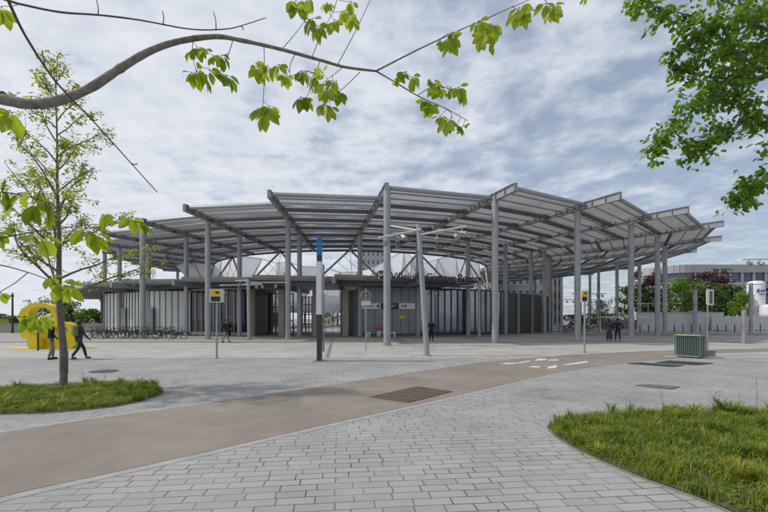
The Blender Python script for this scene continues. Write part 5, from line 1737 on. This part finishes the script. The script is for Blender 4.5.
# cream block at the right behind the canopy
Yc = 97
xa, xb = (497 - 384) / FPX * Yc, (563 - 384) / FPX * Yc
bl = thing('apartment_block', 'tall cream apartment block behind the dark ribbed wall', 'building', ((xa + xb) / 2, Yc, 0))
h = CAM_H + (HOR - 262) / FPX * Yc
b = MB(); b.box((0, 8, h / 2), (xb - xa, 16, h)); b.build('wall', M['facade'], bl)
b = MB(); b.box((0, 8, h + .16), (xb - xa + .4, 16.4, .3)); b.build('roof', M['facade2'], bl)
win_grid(bl, -(xb - xa) / 2, (xb - xa) * .22, 1, h - .5, 0, 7, 5, .62, .5)
b = MB()
for i in range(4): b.box(((xb - xa) * (.27 + i * .065), -.25, h / 2 - .1), (.5, .5, h - .3))
b.build('facade_fin', M['facade2'], bl)
for j in range(5):
    b = MB(); b.box(((xb - xa) * .365, -.02, 1.6 + j * (h - 1) / 5), ((xb - xa) * .2, .05, 1.4)); b.build('pane', M['pane'], bl)

# ------------------------------------------------------------------ right background: wall, fence, bollards, tanks, shelter
Yw = 58
def X(u, Y): return (u - 384) / FPX * Y
w = thing('boundary_wall', 'long pale boundary wall in front of the trees at the right', 'wall', (X(680, Yw), Yw, 0))
b = MB(); b.box((0, 0, 1.28), (X(722, Yw) - X(636, Yw), .3, 2.5)); b.build('wall_body', M['offwhite'], w)
b = MB(); b.box((0, 0, 2.6), (X(722, Yw) - X(636, Yw) + .1, .42, .12)); b.build('coping', M['facade'], w)
f = thing('panel_fence', 'white panel fence continuing right of the pale wall', 'fence', (X(745, Yw - 1), Yw - 1, 0))
x0, x1 = X(712, Yw - 1), X(812, Yw - 1); L_ = x1 - x0; cx = X(745, Yw - 1)
n = 12
for i in range(n + 1):
    b = MB(); b.box((x0 + L_ * i / n - cx, 0, 1.15), (.12, .12, 2.3)); b.build('fence_post', M['offwhite'], f)
for i in range(n):
    b = MB(); xm = x0 + L_ * (i + .5) / n - cx
    for q in range(12): b.box((xm - L_ / n / 2 + .12 + q * (L_ / n - .2) / 11.5, 0, 1.15), (.09, .05, 1.9))
    for z in (.25, 2.05): b.box((xm, .06, z), (L_ / n - .14, .05, .08))
    b.build('fence_panel', M['offwhite'], f)
b0 = None
Yk = 52
for i in range(20):
    u = 640 + i * 8.6
    if b0 is None:
        b = MB(); b.tube([(0, 0, 0), (0, 0, .92)], .06, 10); b.ball((0, 0, .93), .065); o = b.build('bollard', M['charcoal'], None, True); b0 = o
    else:
        o = b0.copy(); COL.objects.link(o)
    o.location = (X(u, Yk), Yk, 0)
    tag(o, 'slim dark bollard in the row before the pale wall and fence', 'bollard', 'row of slim dark bollards before the pale wall')
_b = MB(); _b.box((55, 50.2, .06), (70, .3, .12)); tag(_b.build('kerb_line', M['concrete']), kind='structure')
_b = MB(); _b.box((55, 46, .012), (70, 6, .01)); tag(_b.build('road', M['kerb_dark']), kind='structure')
Yq = 56
t = thing('storage_tank', 'tall white cylindrical tank with blue lettering by the fence', 'tank', (X(756, Yq + 4), Yq + 4, 0))
r_ = 7.3 / FPX * (Yq + 4); h = CAM_H + (HOR - 281) / FPX * (Yq + 4)
b = MB(); b.lathe((0, 0, 0), [(r_, .3), (r_, h - .45), (r_ * .93, h - .2), (r_ * .7, h - .05), (r_ * .3, h)], 28); b.build('tank_shell', M['tank'], t, True)
b = MB()
for s in range(4): b.box((math.cos(s * 1.57 + .7) * r_ * .8, math.sin(s * 1.57 + .7) * r_ * .8, .2), (.2, .2, .4))
b.build('foot', M['galv'], t)
for (x, z, sx, sz, rot) in ((-.5, h - 1.45, .3, .5, .15), (-.12, h - 1.5, .24, .34, 0), (.26, h - 1.42, .28, .42, -.2)):
    b = MB(); b.box((0, 0, 0), (sx, .04, sz)); o = b.build('tank_emblem', M['blue'], t); o.location = (x, -math.sqrt(max(.01, r_ ** 2 - x * x)) - .01, z); o.rotation_euler = (0, rot, math.asin(max(-.9, min(.9, x / r_))))
b = MB(); b.box((-.1, -r_ - .01, h - 1.95), (.8, .04, .12)); b.build('tank_emblem', M['red'], t)
t = thing('storage_tank', 'shorter white cylindrical tank at the right edge', 'tank', (X(769.5, Yq + 2), Yq + 2, 0))
r_ = 8.5 / FPX * Yq; h = CAM_H + (HOR - 304) / FPX * Yq
b = MB(); b.lathe((0, 0, 0), [(r_, .3), (r_, h - .4), (r_ * .9, h - .15), (r_ * .5, h)], 28); b.build('tank_shell', M['tank'], t, True)
b = MB(); b.torus((0, 0, h * .62), r_ + .01, .03, (0, 0, 1), 28, 5); b.build('tank_band', M['galv'], t, True)
Ys = 56
t = thing('bus_shelter', 'white flat-roofed open shelter behind the couple', 'shelter', (X(620, Ys), Ys, 0))
xa, xb = X(600, Ys) - X(620, Ys), X(642, Ys) - X(620, Ys)
zr = CAM_H + (HOR - 317.2) / FPX * Ys
b = MB(); b.box(((xa + xb) / 2, 0, zr), (xb - xa, 1.6, .16)); b.build('roof', M['white'], t)
for x in (xa + .3, (xa + xb) / 2, xb - .3):
    b = MB(); b.box((x, .5, zr / 2 - .05), (.12, .12, zr - .1)); b.build('post', M['white'], t)
b = MB(); b.box(((xa + xb) / 2, .66, zr / 2), (xb - xa - .5, .04, zr * .6)); b.build('back_panel', M['glass'], t)
# low walls at the far left and right
t_ = MB(); t_.box((X(18, 50), 52, .55), (26, .3, 1.1)); t_.box((X(18, 50), 52, 1.13), (26.1, .4, .07))
o = t_.build('low_wall', M['facade2']); tag(o, 'low grey wall far behind the yellow sculpture', 'wall')
f = thing('railing', 'thin dark railing above the low grey wall at far left', 'railing', (X(10, 58), 58, 0))
b = MB()
for i in range(9): b.box((-9 + i * 2.2, 0, 1.0), (.08, .08, 2.0))
for z in (1.95, 1.2): b.bar((-9, 0, z), (8.6, 0, z), .07, .08)
b.build('rails', M['charcoal'], f)
b = MB(); b.box((X(602, 54), 60, .4), (X(640, 54) - X(560, 54), .3, .8)); o = b.build('low_wall', M['offwhite']); tag(o, 'low pale wall behind the far bicycles and the shelter', 'wall')
